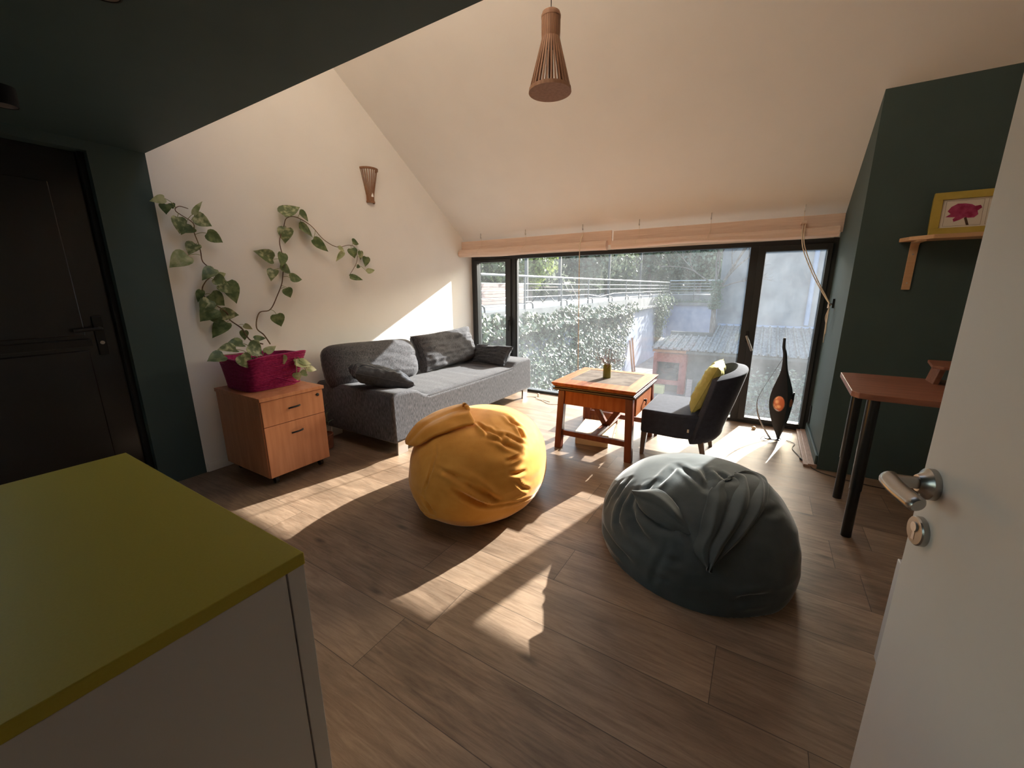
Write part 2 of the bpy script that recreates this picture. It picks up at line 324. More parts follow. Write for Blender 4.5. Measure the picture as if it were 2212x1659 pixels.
LEAVES= [(1.327, 2.074, 1.24, 2.043, 0.05), (1.366, 2.05, 1.367, 2.011, 0.06), (1.33, 2.037, 1.306, 1.968, 0.09), (1.379, 1.958, 1.371, 1.842, 0.08), (1.473, 1.898, 1.401, 1.858, 0.075), (1.407, 1.89, 1.376, 1.835, 0.04), (1.477, 1.972, 1.587, 1.919, 0.091), (1.476, 1.988, 1.537, 2.092, 0.035), (1.543, 1.864, 1.648, 1.806, 0.081), (1.473, 1.783, 1.405, 1.703, 0.09), (1.389, 1.694, 1.265, 1.607, 0.109), (1.546, 1.609, 1.444, 1.524, 0.081), (1.543, 1.539, 1.617, 1.486, 0.091), (1.595, 1.557, 1.643, 1.576, 0.04), (1.454, 1.446, 1.415, 1.356, 0.05), (1.567, 1.486, 1.65, 1.422, 0.131), (1.638, 1.513, 1.672, 1.338, 0.112), (1.508, 1.415, 1.592, 1.323, 0.13), (1.493, 1.371, 1.412, 1.277, 0.09), (1.508, 1.308, 1.399, 1.216, 0.15), (1.502, 1.272, 1.529, 1.179, 0.11), (1.551, 1.27, 1.693, 1.243, 0.091), (1.589, 1.193, 1.468, 1.079, 0.111), (1.706, 1.117, 1.698, 1.035, 0.056), (1.708, 1.165, 1.766, 1.121, 0.041), (2.141, 2.08, 2.315, 2.17, 0.119), (2.311, 2.123, 2.403, 2.055, 0.078), (2.179, 1.979, 2.145, 1.844, 0.109), (2.3, 2.003, 2.439, 1.926, 0.11), (2.407, 1.902, 2.538, 1.797, 0.078), (2.034, 1.704, 1.883, 1.766, 0.106), (2.097, 1.757, 2.055, 1.637, 0.075), (2.082, 1.648, 2.179, 1.586, 0.091), (2.011, 1.616, 1.958, 1.522, 0.079), (2.142, 1.549, 2.254, 1.541, 0.081), (2.082, 1.457, 2.113, 1.375, 0.08), (2.143, 1.437, 2.161, 1.405, 0.043), (1.968, 1.237, 1.989, 1.128, 0.095), (2.66, 1.849, 2.721, 1.809, 0.046), (2.715, 1.809, 2.624, 1.716, 0.046), (2.858, 1.921, 2.935, 1.905, 0.083), (2.822, 1.85, 2.839, 1.754, 0.094), (2.935, 1.835, 2.939, 1.742, 0.048), (3.019, 1.782, 2.992, 1.679, 0.072), (2.874, 1.68, 2.902, 1.669, 0.059), (2.987, 1.624, 3.087, 1.652, 0.054), (2.776, 1.572, 2.936, 1.545, 0.058)]
V1= [(1.723, 1.017), (1.665, 1.053), (1.66, 1.14), (1.626, 1.209), (1.601, 1.267), (1.549, 1.315), (1.486, 1.371), (1.467, 1.451), (1.488, 1.512), (1.529, 1.547), (1.553, 1.6), (1.499, 1.658), (1.487, 1.725), (1.492, 1.784), (1.483, 1.866), (1.475, 1.931), (1.378, 1.997), (1.413, 2.038), (1.469, 2.031)]
V2= [(1.779, 1.011), (1.779, 1.081), (1.774, 1.14), (1.861, 1.253), (1.944, 1.279), (2.023, 1.407), (2.087, 1.498), (2.11, 1.589), (2.115, 1.699), (2.105, 1.855), (2.175, 1.988), (2.2, 2.059), (2.272, 2.078), (2.423, 2.027), (2.553, 1.916), (2.674, 1.855), (2.812, 1.883), (2.908, 1.856), (2.909, 1.728), (2.778, 1.584)]
POT= [((-3.45, 1.58, 1.038), (-3.45, 1.454, 1.048), 0.09), ((-3.4, 1.502, 1.005), (-3.4, 1.374, 1.022), 0.106), ((-3.35, 1.392, 0.98), (-3.35, 1.279, 0.954), 0.101), ((-3.16, 1.42, 0.991), (-3.16, 1.464, 0.885), 0.096), ((-3.35, 1.565, 1.028), (-3.35, 1.666, 0.941), 0.117), ((-3.45, 1.661, 1.019), (-3.45, 1.716, 0.993), 0.074), ((-3.4, 1.716, 0.949), (-3.4, 1.803, 1.0), 0.074), ((-3.5, 1.692, 1.06), (-3.5, 1.789, 1.059), 0.048), ((-3.14, 1.694, 0.954), (-3.14, 1.707, 0.878), 0.074), ((-3.12, 1.781, 0.887), (-3.12, 1.919, 0.836), 0.074), ((-3.13, 1.826, 0.889), (-3.13, 1.932, 0.852), 0.064), ((-3.12, 1.871, 0.824), (-3.12, 1.971, 0.797), 0.053), ((-3.1, 1.854, 0.791), (-3.1, 1.785, 0.793), 0.053), ((-3.08, 1.761, 0.809), (-3.08, 1.771, 0.741), 0.058)]
DOOR_BACKSET = 0.035

# ================================================================== the room
XL, YW = -3.72, 4.97
def ceil_z(y): return 2.13+(4.72-y)*0.719
YG, ZG = 1.281, 2.357                                   # edge of the low green ceiling
struct(MB().box(-4.1, 2.9, -1.9, 5.06, -0.15, 0.0).build('floor', M_['floor']))
# sloped white ceiling
t = 0.16
SKX0, SKX1, SKY0, SKY1 = -2.7, -0.5, 1.50, 2.36             # added skylight opening out of view, brightens walls and ceiling
def slab(mb, x0, x1, y0, y1, za=0.0, zb=None):
    zb = t if zb is None else zb
    return mb.hexa([(x0, y0, ceil_z(y0)+za), (x1, y0, ceil_z(y0)+za), (x1, y1, ceil_z(y1)+za), (x0, y1, ceil_z(y1)+za)],
                   [(x0, y0, ceil_z(y0)+zb), (x1, y0, ceil_z(y0)+zb), (x1, y1, ceil_z(y1)+zb), (x0, y1, ceil_z(y1)+zb)])
cm = MB(); slab(cm, -4.1, 2.9, SKY1, 5.02); slab(cm, -4.1, 2.9, YG, SKY0); slab(cm, -4.1, SKX0, SKY0, SKY1); slab(cm, SKX1, 2.9, SKY0, SKY1)
struct(cm.build('ceiling', M_['white']), 'white sloped ceiling falling towards the window')
skl = sstruct('added_skylight', ((SKX0+SKX1)/2, 1.94, ceil_z(1.94)))
cm = MB()
for (x0, x1, y0, y1) in ((SKX0, SKX1, SKY0, SKY0+0.06), (SKX0, SKX1, SKY1-0.06, SKY1), (SKX0, SKX0+0.06, SKY0+0.06, SKY1-0.06), (SKX1-0.06, SKX1, SKY0+0.06, SKY1-0.06), (-1.73, -1.67, SKY0+0.06, SKY1-0.06)):
    slab(cm, x0, x1, y0, y1, 0.09, 0.16)
cm.build('window_frame', M_['alu'], skl)
slab(MB(), SKX0, SKX1, SKY0+0.05, SKY1-0.05, 0.12, 0.125).build('glass_pane', M_['glassL'], skl)
struct(MB().box(-4.1, 2.9, -1.9, YG, ZG, ZG+0.15).build('ceiling.001', M_['green']), 'low flat dark green ceiling')
struct(MB().box(-4.1, 2.9, YG-0.12, YG, ZG+0.15, ceil_z(YG)+t).build('wall_upper', M_['beige']))  # unseen bulkhead, coloured beige to reflect warm light into the room
# left wall: white stretch, green pier, green lintel over the recessed black door
w = MB()
w.prism([(YG, 0), (5.06, 0), (5.06, ceil_z(5.06)), (YG, ceil_z(YG)), (YG, ZG)], 'x', XL-0.25, XL)
w.m = 1
w.box(XL-0.25, XL, 0.985, YG, 0, ZG)
w.box(XL-0.25, XL, -0.02, 0.985, 2.30, ZG)
w.box(XL-0.25, XL, -1.9, -1.72, 0, ZG); w.box(XL-0.25, XL, -0.06, -0.02, 0, ZG); w.box(XL-0.25, XL, -1.72, -0.06, 0, 0.06); w.box(XL-0.25, XL, -1.72, -0.06, 2.28, ZG)
struct(w.build('wall_left', [M_['white'], M_['green']]))
struct(MB().box(XL, XL+0.012, YG+0.01, 4.90, 0, 0.075).build('baseboard_left', M_['white'], bevel=0.003))
struct(MB().box(-4.1, 2.9, -1.9, -1.75, 0, ZG).build('wall_back', M_['white']))
# added window out of view in the left wall, lights door and counter
wn2 = sstruct('added_window', (XL-0.12, -0.95, 0.85)); wf = MB()
for (y0, y1, z0, z1) in ((-1.72, -0.06, 0.06, 0.12), (-1.72, -0.06, 2.22, 2.28), (-1.72, -1.66, 0.12, 2.22), (-0.12, -0.06, 0.12, 2.22), (-0.92, -0.86, 0.12, 2.22)):
    wf.box(XL-0.16, XL-0.09, y0, y1, z0, z1)
wf.build('window_frame', M_['alu'], wn2)
MB().box(XL-0.127, XL-0.123, -1.67, -0.11, 0.11, 2.23).build('glass_pane', M_['glassL'], wn2)

# right: pier wall facing the room with the window reveal, and the far right wall
struct(MB().prism([(3.9, 0), (5.06, 0), (5.06, ceil_z(5.06)), (3.9, ceil_z(3.9))], 'x', 0.515, 2.75).build('wall_right', M_['green']))
w = MB().prism([(YG, 0), (3.9, 0), (3.9, ceil_z(3.9)), (YG, ceil_z(YG))], 'x', 2.6, 2.75); w.box(2.6, 2.75, -1.75, YG, 0, ZG)
struct(w.build('wall_side', M_['white']))
struct(MB().box(0.497, 0.515, 3.92, 4.90, 0.028, 0.105).build('baseboard_right', M_['green'], bevel=0.004))
w = MB().box(0.425, 0.515, 3.90, 4.90, 0.0, 0.022); w.box(0.455, 0.515, 3.90, 4.90, 0.022, 0.030)
struct(w.build('trim_1', M_['trim'], bevel=0.003), 'pinkish wooden floor strip along the window reveal')
struct(MB().box(-4.1, 0.6, 4.93, 5.02, 1.888, ceil_z(5.0)+0.02).build('wall_window', M_['white']))

# ---- black entrance door in its recess
d = sstruct('door_1', (XL-0.12, 0.48, 0.0)); d['label'] = 'black entrance door with glossy panels recessed in the left wall'
MB().box(XL-0.16, XL-0.10, -0.02, 0.985, 0.0, 2.30).build('door_leaf', M_['blackdoor'], d, bevel=0.004)
MB().box(XL-0.10, XL-0.085, 0.10, 0.80, 1.16, 2.10).build('upper_panel', M_['blackdoor'], d, bevel=0.006)
MB().box(XL-0.10, XL-0.085, 0.10, 0.80, 0.10, 1.06).build('lower_panel', M_['blackdoor'], d, bevel=0.006)
MB().box(XL-0.10, XL-0.07, 0.00, 0.82, 1.085, 1.135).build('rail', M_['blackmat'], d, bevel=0.003)
MB().box(XL-0.16, XL-0.06, 0.955, 0.985, 0.0, 2.30).build('door_jamb', M_['blackmat'], d, bevel=0.003)
h = MB(); h.box(XL-0.10, XL-0.086, 0.845, 0.895, 1.02, 1.28)
h.build('door_handle', M_['blackmat'], d, bevel=0.004)
h = MB().tube(bez([(XL-0.088, 0.87, 1.20), (XL-0.045, 0.87, 1.20), (XL-0.035, 0.85, 1.20), (XL-0.035, 0.74, 1.195)], 5), 0.011, 10)
h.build('door_lever', M_['blackmat'], d, smooth=True)
MB().lathe([(0.0, 0.0), (0.012, 0.0), (0.012, 0.006), (0.0, 0.006)], (XL-0.086, 0.87, 1.105), (1, 0, 0), 16).build('lock_cylinder', M_['steel'], d)

# ---- window
win = sstruct('window_1', (-1.6, YW, 0)); win['label'] = 'wide anthracite window wall with side casement and glazed balcony door'
f = MB()
f.box(-3.72, -3.655, 4.925, 5.03, 0, 1.888)             # left jamb
f.box(-3.655, 0.475, 4.925, 5.03, 1.842, 1.888)         # head
f.box(-3.655, 0.475, 4.925, 5.03, 0, 0.032)             # sill profile
f.box(-3.04, -2.978, 4.925, 5.03, 0.032, 1.842)         # left mullion
f.box(-0.187, -0.115, 4.925, 5.03, 0.032, 1.842)        # right mullion
f.box(0.475, 0.535, 4.925, 5.03, 0, 1.888)
f.box(-2.978, -2.962, 4.945, 4.96, 0.032, 1.842)        # glazing bead
f.build('window_frame', M_['alu'], win, bevel=0.003)
def pane(name, x0, x1, z0, z1, m, parent): return MB().box(x0, x1, YW-0.003, YW+0.003, z0, z1).build(name, m, parent, fix=True)
pane('glass_pane', -2.978, -0.187, 0.032, 1.842, M_['glass'], win)
s = MB()
for (x0, x1, z0, z1) in ((-3.655, -3.612, 0.035, 1.84), (-3.127, -3.042, 0.035, 1.84), (-3.612, -3.127, 0.035, 0.075), (-3.612, -3.127, 1.805, 1.84)):
    s.box(x0, x1, 4.905, 5.0, z0, z1)
sash = s.build('casement_sash', M_['alu'], win, bevel=0.004)
pane('glass_pane', -3.612, -3.127, 0.075, 1.805, M_['glassL'], sash)
h = MB().box(-3.068, -3.040, 4.893, 4.905, 0.93, 1.06); h.tube([(-3.054, 4.894, 1.0), (-3.054, 4.865, 1.0)], 0.010, 10)
h.box(-3.064, -3.044, 4.855, 4.870, 0.86, 1.012)
h.build('window_handle', M_['blackmat'], sash, bevel=0.004)
s = MB()
for (x0, x1, z0, z1) in ((-0.115, -0.052, 0.035, 1.84), (0.442, 0.478, 0.035, 1.84), (-0.052, 0.442, 0.035, 0.066), (-0.052, 0.442, 1.787, 1.84)):
    s.box(x0, x1, 4.905, 5.0, z0, z1)
bd = s.build('balcony_door_sash', M_['alu'], win, bevel=0.004)
pane('glass_pane', -0.052, 0.442, 0.066, 1.787, M_['glassR'], bd)
h = MB().box(-0.135, -0.107, 4.893, 4.905, 0.88, 1.0); h.tube([(-0.121, 4.894, 0.945), (-0.121, 4.862, 0.945)], 0.010, 10)
h.build('window_handle', M_['blackmat'], bd, bevel=0.004)
MB().beam((-0.127, 4.858, 0.955), (-0.062, 4.858, 0.80), 0.014, 0.022).build('handle_lever', M_['steel'], bd, bevel=0.004)
MB().box(0.505, 0.513, 4.80, 4.86, 0.12, 0.30).build('hinge_cover', M_['blackmat'], win, bevel=0.003)

# ---- white door leaf standing open at the right, close to the camera
dd = Vector((-0.17, 0.985, 0)).normalized(); dn = Vector((-0.985, -0.17, 0)).normalized()
esc = Vector((0.277, 0.90, 1.036)); E0 = esc+dd*DOOR_BACKSET; E0.z = 0
door = sstruct('door_2', (E0.x, E0.y, 0)); door['label'] = 'white door leaf standing open at the right edge of the photo'
H0 = E0-dd*0.82; back = -dn*0.04
MB().hexa([H0, E0, E0+back, H0+back], [p+Vector((0, 0, 2.04)) for p in (H0, E0, E0+back, H0+back)]).build('door_leaf', M_['doorwhite'], door, bevel=0.002)
ro = esc-dd*0.012+Vector((0, 0, 0.075))
ro = Vector((esc.x, esc.y, 0))+dd*(0.001)+Vector((0, 0, 1.124))
hd = MB().lathe([(0.0, 0.0), (0.0265, 0.0), (0.0265, 0.009), (0.0245, 0.011), (0.019, 0.014), (0.014, 0.022), (0.0, 0.022)], ro, dn, 36).build('handle_rose', M_['steel'], door, smooth=True)
hp = [ro+dn*0.018, ro+dn*0.050, ro+dn*0.058-dd*0.006]
l = MB().tube([ro+dn*0.014, ro+dn*0.055], 0.0105, 18)
k = ro+dn*0.056
l2 = MB().tube(bez([k+dd*0.010+dn*0.0, k-dd*0.004+dn*0.004, k-dd*0.034+dn*0.002+Vector((0, 0, -0.004)), k-dd*0.082-dn*0.004+Vector((0, 0, -0.006))], 7), [0.0135]*21+[0.0105], 16, flat=0.75)
l.build('handle_neck', M_['steel'], hd, smooth=True); l2.build('handle_lever', M_['steel'], hd, smooth=True, bevel=0.0)
es = MB().lathe([(0.0, 0.0), (0.0255, 0.0), (0.0255, 0.008), (0.0235, 0.010), (0.0, 0.010)], esc, dn, 36).build('lock_escutcheon', M_['steel'], door, smooth=True)
c = MB().lathe([(0.0, 0.009), (0.0085, 0.009), (0.0085, 0.0125), (0.0, 0.0125)], esc+Vector((0, 0, 0.007)), dn, 20)
c.add([esc+dn*0.0105-dd*0.003+Vector((0, 0, 0.002)), esc+dn*0.0105+dd*0.003+Vector((0, 0, 0.002)), esc+dn*0.0105+dd*0.004+Vector((0, 0, -0.017)), esc+dn*0.0105-dd*0.004+Vector((0, 0, -0.017))], [(0, 1, 2, 3)])
c.build('lock_cylinder', M_['chrome'], es)

# ================================================================== furniture
M_['cab'] = mat('cherry_laminate', (0.50, 0.205, 0.098), 0.38, 0.35, col2=(0.60, 0.265, 0.135), scale=5, stretch=(6, 6, 0.5), bump=0.02, bscale=90)
M_['plastic'] = mat('black_plastic', (0.014, 0.014, 0.014), 0.4, 0.4)
M_['basket'] = mat('magenta_rope', (0.31, 0.012, 0.10), 0.75, 0.2, col2=(0.43, 0.03, 0.15), scale=55, bump=0.25, bscale=240, sheen=0.2)
M_['soil'] = mat('dark_soil', (0.03, 0.02, 0.015), 0.95, 0.1, col2=(0.06, 0.04, 0.03), scale=60)
M_['sofa'] = mat('grey_woven_fabric', (0.036, 0.037, 0.042), 0.85, 0.12, col2=(0.140, 0.138, 0.150), scale=210, stretch=(1, 1, 0.13), lo=0.34, hi=0.68, bump=0.3, bscale=300, sheen=0.25)
M_['sofaH'] = mat('grey_woven_fabric_flat', (0.046, 0.046, 0.052), 0.85, 0.12, col2=(0.125, 0.123, 0.135), scale=190, stretch=(0.3, 1, 1), lo=0.33, hi=0.70, bump=0.3, bscale=300, sheen=0.25)
M_['pillow'] = mat('charcoal_cotton', (0.050, 0.055, 0.066), 0.85, 0.12, col2=(0.068, 0.073, 0.086), scale=40, bump=0.2, bscale=320, sheen=0.3)
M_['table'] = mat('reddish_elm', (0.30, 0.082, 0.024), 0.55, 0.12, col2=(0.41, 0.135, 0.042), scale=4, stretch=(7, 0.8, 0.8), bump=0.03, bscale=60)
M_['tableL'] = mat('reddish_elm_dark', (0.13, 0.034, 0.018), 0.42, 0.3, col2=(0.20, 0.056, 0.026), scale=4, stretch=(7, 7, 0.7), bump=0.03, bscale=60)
M_['tableM'] = mat('dark_moulding', (0.035, 0.014, 0.010), 0.35, 0.4)
M_['stone'] = mat('brown_slate', (0.10, 0.080, 0.068), 0.8, 0.05, col2=(0.175, 0.145, 0.125), scale=9, detail=8, bump=0.2, bscale=40)
M_['palewood'] = mat('pale_plywood', (0.62, 0.48, 0.30), 0.5, 0.3, col2=(0.70, 0.56, 0.37), scale=5, stretch=(1, 8, 1))
M_['brownwood'] = mat('brown_wood', (0.22, 0.085, 0.040), 0.45, 0.35, col2=(0.32, 0.13, 0.06), scale=5, stretch=(8, 8, 0.8))
M_['navy'] = mat('dark_navy_velvet', (0.036, 0.041, 0.060), 0.85, 0.1, col2=(0.048, 0.053, 0.076), scale=30, bump=0.15, bscale=260, sheen=0.2)
M_['greywood'] = mat('greyed_wood', (0.16, 0.12, 0.10), 0.5, 0.3, col2=(0.22, 0.17, 0.14), scale=6, stretch=(8, 8, 1))
M_['limecush'] = mat('yellow_green_cotton', (0.48, 0.44, 0.13), 0.8, 0.15, col2=(0.56, 0.52, 0.20), scale=20, bump=0.2, bscale=300)
M_['vase'] = mat('olive_glaze', (0.19, 0.175, 0.030), 0.35, 0.4, col2=(0.24, 0.22, 0.05), scale=10)
M_['dry'] = mat('dry_stem', (0.20, 0.12, 0.08), 0.8, 0.1)
M_['dryf'] = mat('dry_blossom', (0.16, 0.05, 0.07), 0.8, 0.1, col2=(0.36, 0.22, 0.22), scale=60)
M_['yellow'] = mat('mustard_velvet', (0.70, 0.315, 0.055), 0.75, 0.15, col2=(0.76, 0.36, 0.07), scale=12, bump=0.15, bscale=240, sheen=0.5)
M_['grey'] = mat('slate_grey_velvet', (0.066, 0.079, 0.079), 0.75, 0.15, col2=(0.082, 0.096, 0.096), scale=10, bump=0.15, bscale=240, sheen=0.7)
M_['counter'] = mat('olive_yellow_worktop', (0.46, 0.38, 0.048), 0.5, 0.3, col2=(0.48, 0.40, 0.055), scale=200)
M_['cabwhite'] = mat('white_melamine', (0.62, 0.585, 0.56), 0.4, 0.3, col2=(0.64, 0.605, 0.58), scale=3)
M_['bamboo'] = mat('bamboo_strips', (0.74, 0.55, 0.445), 0.6, 0.2, col2=(0.86, 0.69, 0.58), scale=7, stretch=(0.5, 5, 30), trans=0.12, bump=0.3, bscale=8, bstretch=(0.6, 5, 40))
M_['cord'] = mat('beige_cord', (0.72, 0.60, 0.46), 0.8, 0.1)
M_['lampwood'] = mat('birch_slats', (0.25, 0.125, 0.070), 0.55, 0.25, col2=(0.32, 0.17, 0.10), scale=6, stretch=(8, 8, 0.6))
M_['lampblack'] = mat('black_lamp_metal', (0.020, 0.020, 0.019), 0.45, 0.35, bump=0.1, bscale=120)
M_['walnut'] = mat('red_walnut', (0.23, 0.085, 0.050), 0.36, 0.4, col2=(0.33, 0.135, 0.080), scale=5, stretch=(0.6, 8, 8), bump=0.03, bscale=60)
M_['shelf'] = mat('light_beech', (0.50, 0.30, 0.16), 0.42, 0.35, col2=(0.56, 0.35, 0.20), scale=5, stretch=(0.6, 8, 8))
M_['blackpaint'] = mat('black_gloss_paint', (0.010, 0.010, 0.010), 0.28, 0.5)
M_['framegold'] = mat('yellow_frame', (0.40, 0.30, 0.055), 0.5, 0.3, col2=(0.45, 0.34, 0.075), scale=14)
M_['paper'] = mat('print_paper', (0.66, 0.60, 0.52), 0.7, 0.2)
M_['ink'] = mat('thin_ink_line', (0.20, 0.16, 0.12), 0.7, 0.2)
M_['petal'] = mat('magenta_print', (0.25, 0.020, 0.070), 0.7, 0.2, col2=(0.38, 0.06, 0.15), scale=25)
M_['petal2'] = mat('pink_print', (0.50, 0.10, 0.14), 0.7, 0.2, col2=(0.60, 0.22, 0.24), scale=25)
M_['stemink'] = mat('dark_stem_print', (0.09, 0.05, 0.03), 0.7, 0.2)
M_['whitecable'] = mat('white_cable', (0.62, 0.55, 0.46), 0.5, 0.3)
M_['terracotta'] = mat('ribbed_terracotta', (0.22, 0.085, 0.050), 0.7, 0.2, col2=(0.28, 0.11, 0.065), scale=20)

# ---- counter island
ct = thing('kitchen_island', 'white kitchen island with an olive yellow worktop in the near left corner', 'kitchen island', (-1.30, -0.25, 0))
MB().box(-1.835, -0.782, -1.2, 0.412, 0.872, 0.90).build('worktop', M_['counter'], ct, bevel=0.002)
MB().box(-1.81, -0.800, -1.2, 0.36, 0.0, 0.872).build('cabinet_body', M_['cabwhite'], ct)
MB().box(-0.800, -0.786, -1.18, 0.371, 0.02, 0.870).build('side_panel', M_['cabwhite'], ct, bevel=0.0015)
MB().box(-1.83, -0.785, 0.374, 0.410, 0.0, 0.871).build('end_panel', M_['cabwhite'], ct, bevel=0.0015)

# ---- filing cabinet
fc = thing('filing_cabinet', 'cherry wood two-drawer filing cabinet on castors carrying the magenta basket', 'filing cabinet', (-3.31, 1.66, 0))
MB().box(-3.645, -2.975, 1.405, 1.91, 0.665, 0.692).build('top_panel', M_['cab'], fc, bevel=0.002)
MB().box(-3.64, -3.005, 1.412, 1.903, 0.068, 0.665).build('body', M_['cab'], fc, bevel=0.001)
def recess_pull(z, y):
    h = MB(); h.lathe([(0.0, 0.0), (1.0, 0.0), (1.0, 0.003), (0.0, 0.003)], (0, 0, 0), None, 28)
    vs_ = [(-2.9865+p[2]*0.4, y+p[0]*0.047, z+p[1]*0.013) for p in h.v]; h2 = MB().add(vs_, h.f)
    h2.tube(bez([(-2.984, y-0.043, z+0.004), (-2.968, y-0.03, z+0.010), (-2.964, y, z+0.011), (-2.968, y+0.03, z+0.012), (-2.984, y+0.044, z+0.010)], 5), 0.0065, 10)
    return h2
for (z0, z1, hz) in ((0.470, 0.661, 0.567), (0.072, 0.466, 0.370)):
    dr = MB().box(-3.005, -2.985, 1.416, 1.899, z0, z1).build('drawer', M_['cab'], fc, bevel=0.002)
    recess_pull(hz, 1.655).build('drawer_pull', M_['plastic'], dr, smooth=True)
    if hz > 0.5:
        MB().lathe([(0.0, 0.0), (0.0125, 0.0), (0.0125, 0.006), (0.010, 0.008), (0.0, 0.008)], (-2.985, 1.853, 0.625), (1, 0, 0), 20).build('lock', M_['plastic'], dr, smooth=True)
for (x, y) in ((-3.045, 1.475), (-3.06, 1.855), (-3.57, 1.475), (-3.57, 1.855)):
    c = MB(); c.cyl((x, y-0.012, 0.026), (x, y+0.012, 0.026), 0.026, n=20); c.cyl((x, y-0.02, 0.026), (x, y+0.02, 0.026), 0.008, n=10)
    c.box(x-0.018, x+0.022, y-0.016, y+0.016, 0.045, 0.068)
    c.build('castor', M_['plastic'], fc, smooth=True)

# ---- magenta rope basket
bk = thing('rope_basket', 'magenta coiled rope basket planter on the filing cabinet', 'basket', (-3.405, 1.66, 0.692))
def basket_pt(u, v, inset=0.0):
    # rounded rectangle that flares upwards
    x0, x1 = lerp(-3.600, -3.640, v)+inset, lerp(-3.205, -3.125, v)-inset
    y0, y1 = lerp(1.470, 1.435, v)+inset, lerp(1.845, 1.925, v)-inset
    cx, cy, hx, hy = (x0+x1)/2, (y0+y1)/2, (x1-x0)/2, (y1-y0)/2
    a = 2*PI*u; e = 0.34
    c, s_ = math.cos(a), math.sin(a)
    x = cx+hx*math.copysign(abs(c)**e, c); y = cy+hy*math.copysign(abs(s_)**e, s_)
    top = 0.255+0.012*math.sin(a*2+0.6)+0.014*math.cos(a)
    return x, y, 0.692+top*v
NC = 21
def bk_out(u, v):
    rip = 0.0062*abs(math.sin(PI*NC*v)); x, y, z = basket_pt(u, v, -rip)
    return (x+0.004*nz((x*3, y*3, z*3), 2), y+0.004*nz((x*3, y*3, z*3), 2, 5), z)
b = MB(); b.grid(bk_out, 72, NC*6, True); b.grid(lambda u, v: basket_pt(u, 1-v*0.55, 0.012), 72, 8, True)
b.add([basket_pt(i/72, 1.0, 0) for i in range(72)]+[basket_pt(i/72, 1.0, 0.012) for i in range(72)], [(i, (i+1) % 72, 72+(i+1) % 72, 72+i) for i in range(72)])
b.add([basket_pt(i/72, 0.0) for i in range(72)], [tuple(range(72))])
b.build('basket_body', M_['basket'], bk, smooth=True)
MB().add([basket_pt(i/72, 0.80, 0.010) for i in range(72)], [tuple(range(72))]).build('soil', M_['soil'], bk)
hx = -3.155
MB().tube(bez([(hx-0.012, 1.655, 0.775), (hx+0.012, 1.675, 0.770), (hx+0.05, 1.735, 0.742), (hx+0.052, 1.785, 0.735), (hx+0.02, 1.805, 0.765), (hx-0.008, 1.80, 0.800)], 7), 0.0065, 10).build('handle', M_['basket'], bk, smooth=True)

# ---- pothos
M_['vine'] = mat('vine_stem', (0.13, 0.060, 0.045), 0.6, 0.3, col2=(0.20, 0.14, 0.07), scale=12)
M_['stem'] = mat('pale_green_stem', (0.28, 0.30, 0.12), 0.5, 0.3)
M_['leafA'] = mat('variegated_leaf', (0.085, 0.135, 0.050), 0.4, 0.4, col2=(0.50, 0.52, 0.31), scale=26, lo=0.47, hi=0.66, detail=5, trans=0.15)
M_['leafB'] = mat('dark_leaf', (0.065, 0.115, 0.042), 0.38, 0.4, col2=(0.23, 0.28, 0.125), scale=22, lo=0.42, hi=0.66, detail=4, trans=0.12)
M_['leafC'] = mat('pale_leaf', (0.20, 0.27, 0.09), 0.4, 0.4, col2=(0.52, 0.55, 0.32), scale=18, lo=0.35, hi=0.6, detail=4, trans=0.2)
LW = [(0.0, 0.0), (-0.05, 0.55), (0.04, 0.86), (0.18, 1.0), (0.36, 0.96), (0.55, 0.76), (0.74, 0.46), (0.88, 0.19), (1.0, 0.0)]
def leaf(mb, base, tip, w, nrm, fold=0.25, curl=0.12):
    base = Vector(base); tip = Vector(tip); d = tip-base; L = d.length; d = d/L
    n = (Vector(nrm)-d*Vector(nrm).dot(d)).normalized(); s = d.cross(n)
    mid, a, b2 = [], [], []
    for (t, q) in LW:
        tt = max(t, 0.0)
        c = base+d*(L*t)-n*(curl*L*(tt-0.35)**2*1.6)
        mid.append(base+d*(L*max(t, 0.0))-n*(curl*L*(tt-0.35)**2*1.6)); a.append(c+s*(w/2*q)+n*(fold*w/2*q)); b2.append(c-s*(w/2*q)+n*(fold*w/2*q))
    k = len(LW); fs = []
    for i in range(k-1):
        fs += [(i, i+1, k+i+1, k+i), (i, 2*k+i, 2*k+i+1, i+1)]
    mb.add(mid+a+b2, fs)
po = thing('pothos_plant', 'variegated pothos climbing the white wall from the magenta basket', 'plant', (-3.42, 1.66, 0.90))
rnd = random.Random(7)
def vine3(pts, amp=0.0):
    out = []
    for i, (y, z) in enumerate(pts):
        t = min(1, i/3.0); out.append((lerp(-3.44, XL+0.035+0.02*math.sin(i*1.7), t), y, z))
    return out
v1 = bez(vine3(V1), 6); v2 = bez(vine3(V2), 6)
MB().tube(v1, [lerp(0.0055, 0.0028, i/len(v1)) for i in range(len(v1))], 6).build('vine', M_['vine'], po, smooth=True)
MB().tube(v2, [lerp(0.0055, 0.0025, i/len(v2)) for i in range(len(v2))], 6).build('vine', M_['vine'], po, smooth=True)
kinds = {'leafA': MB(), 'leafB': MB(), 'leafC': MB()}
allv = v1+v2
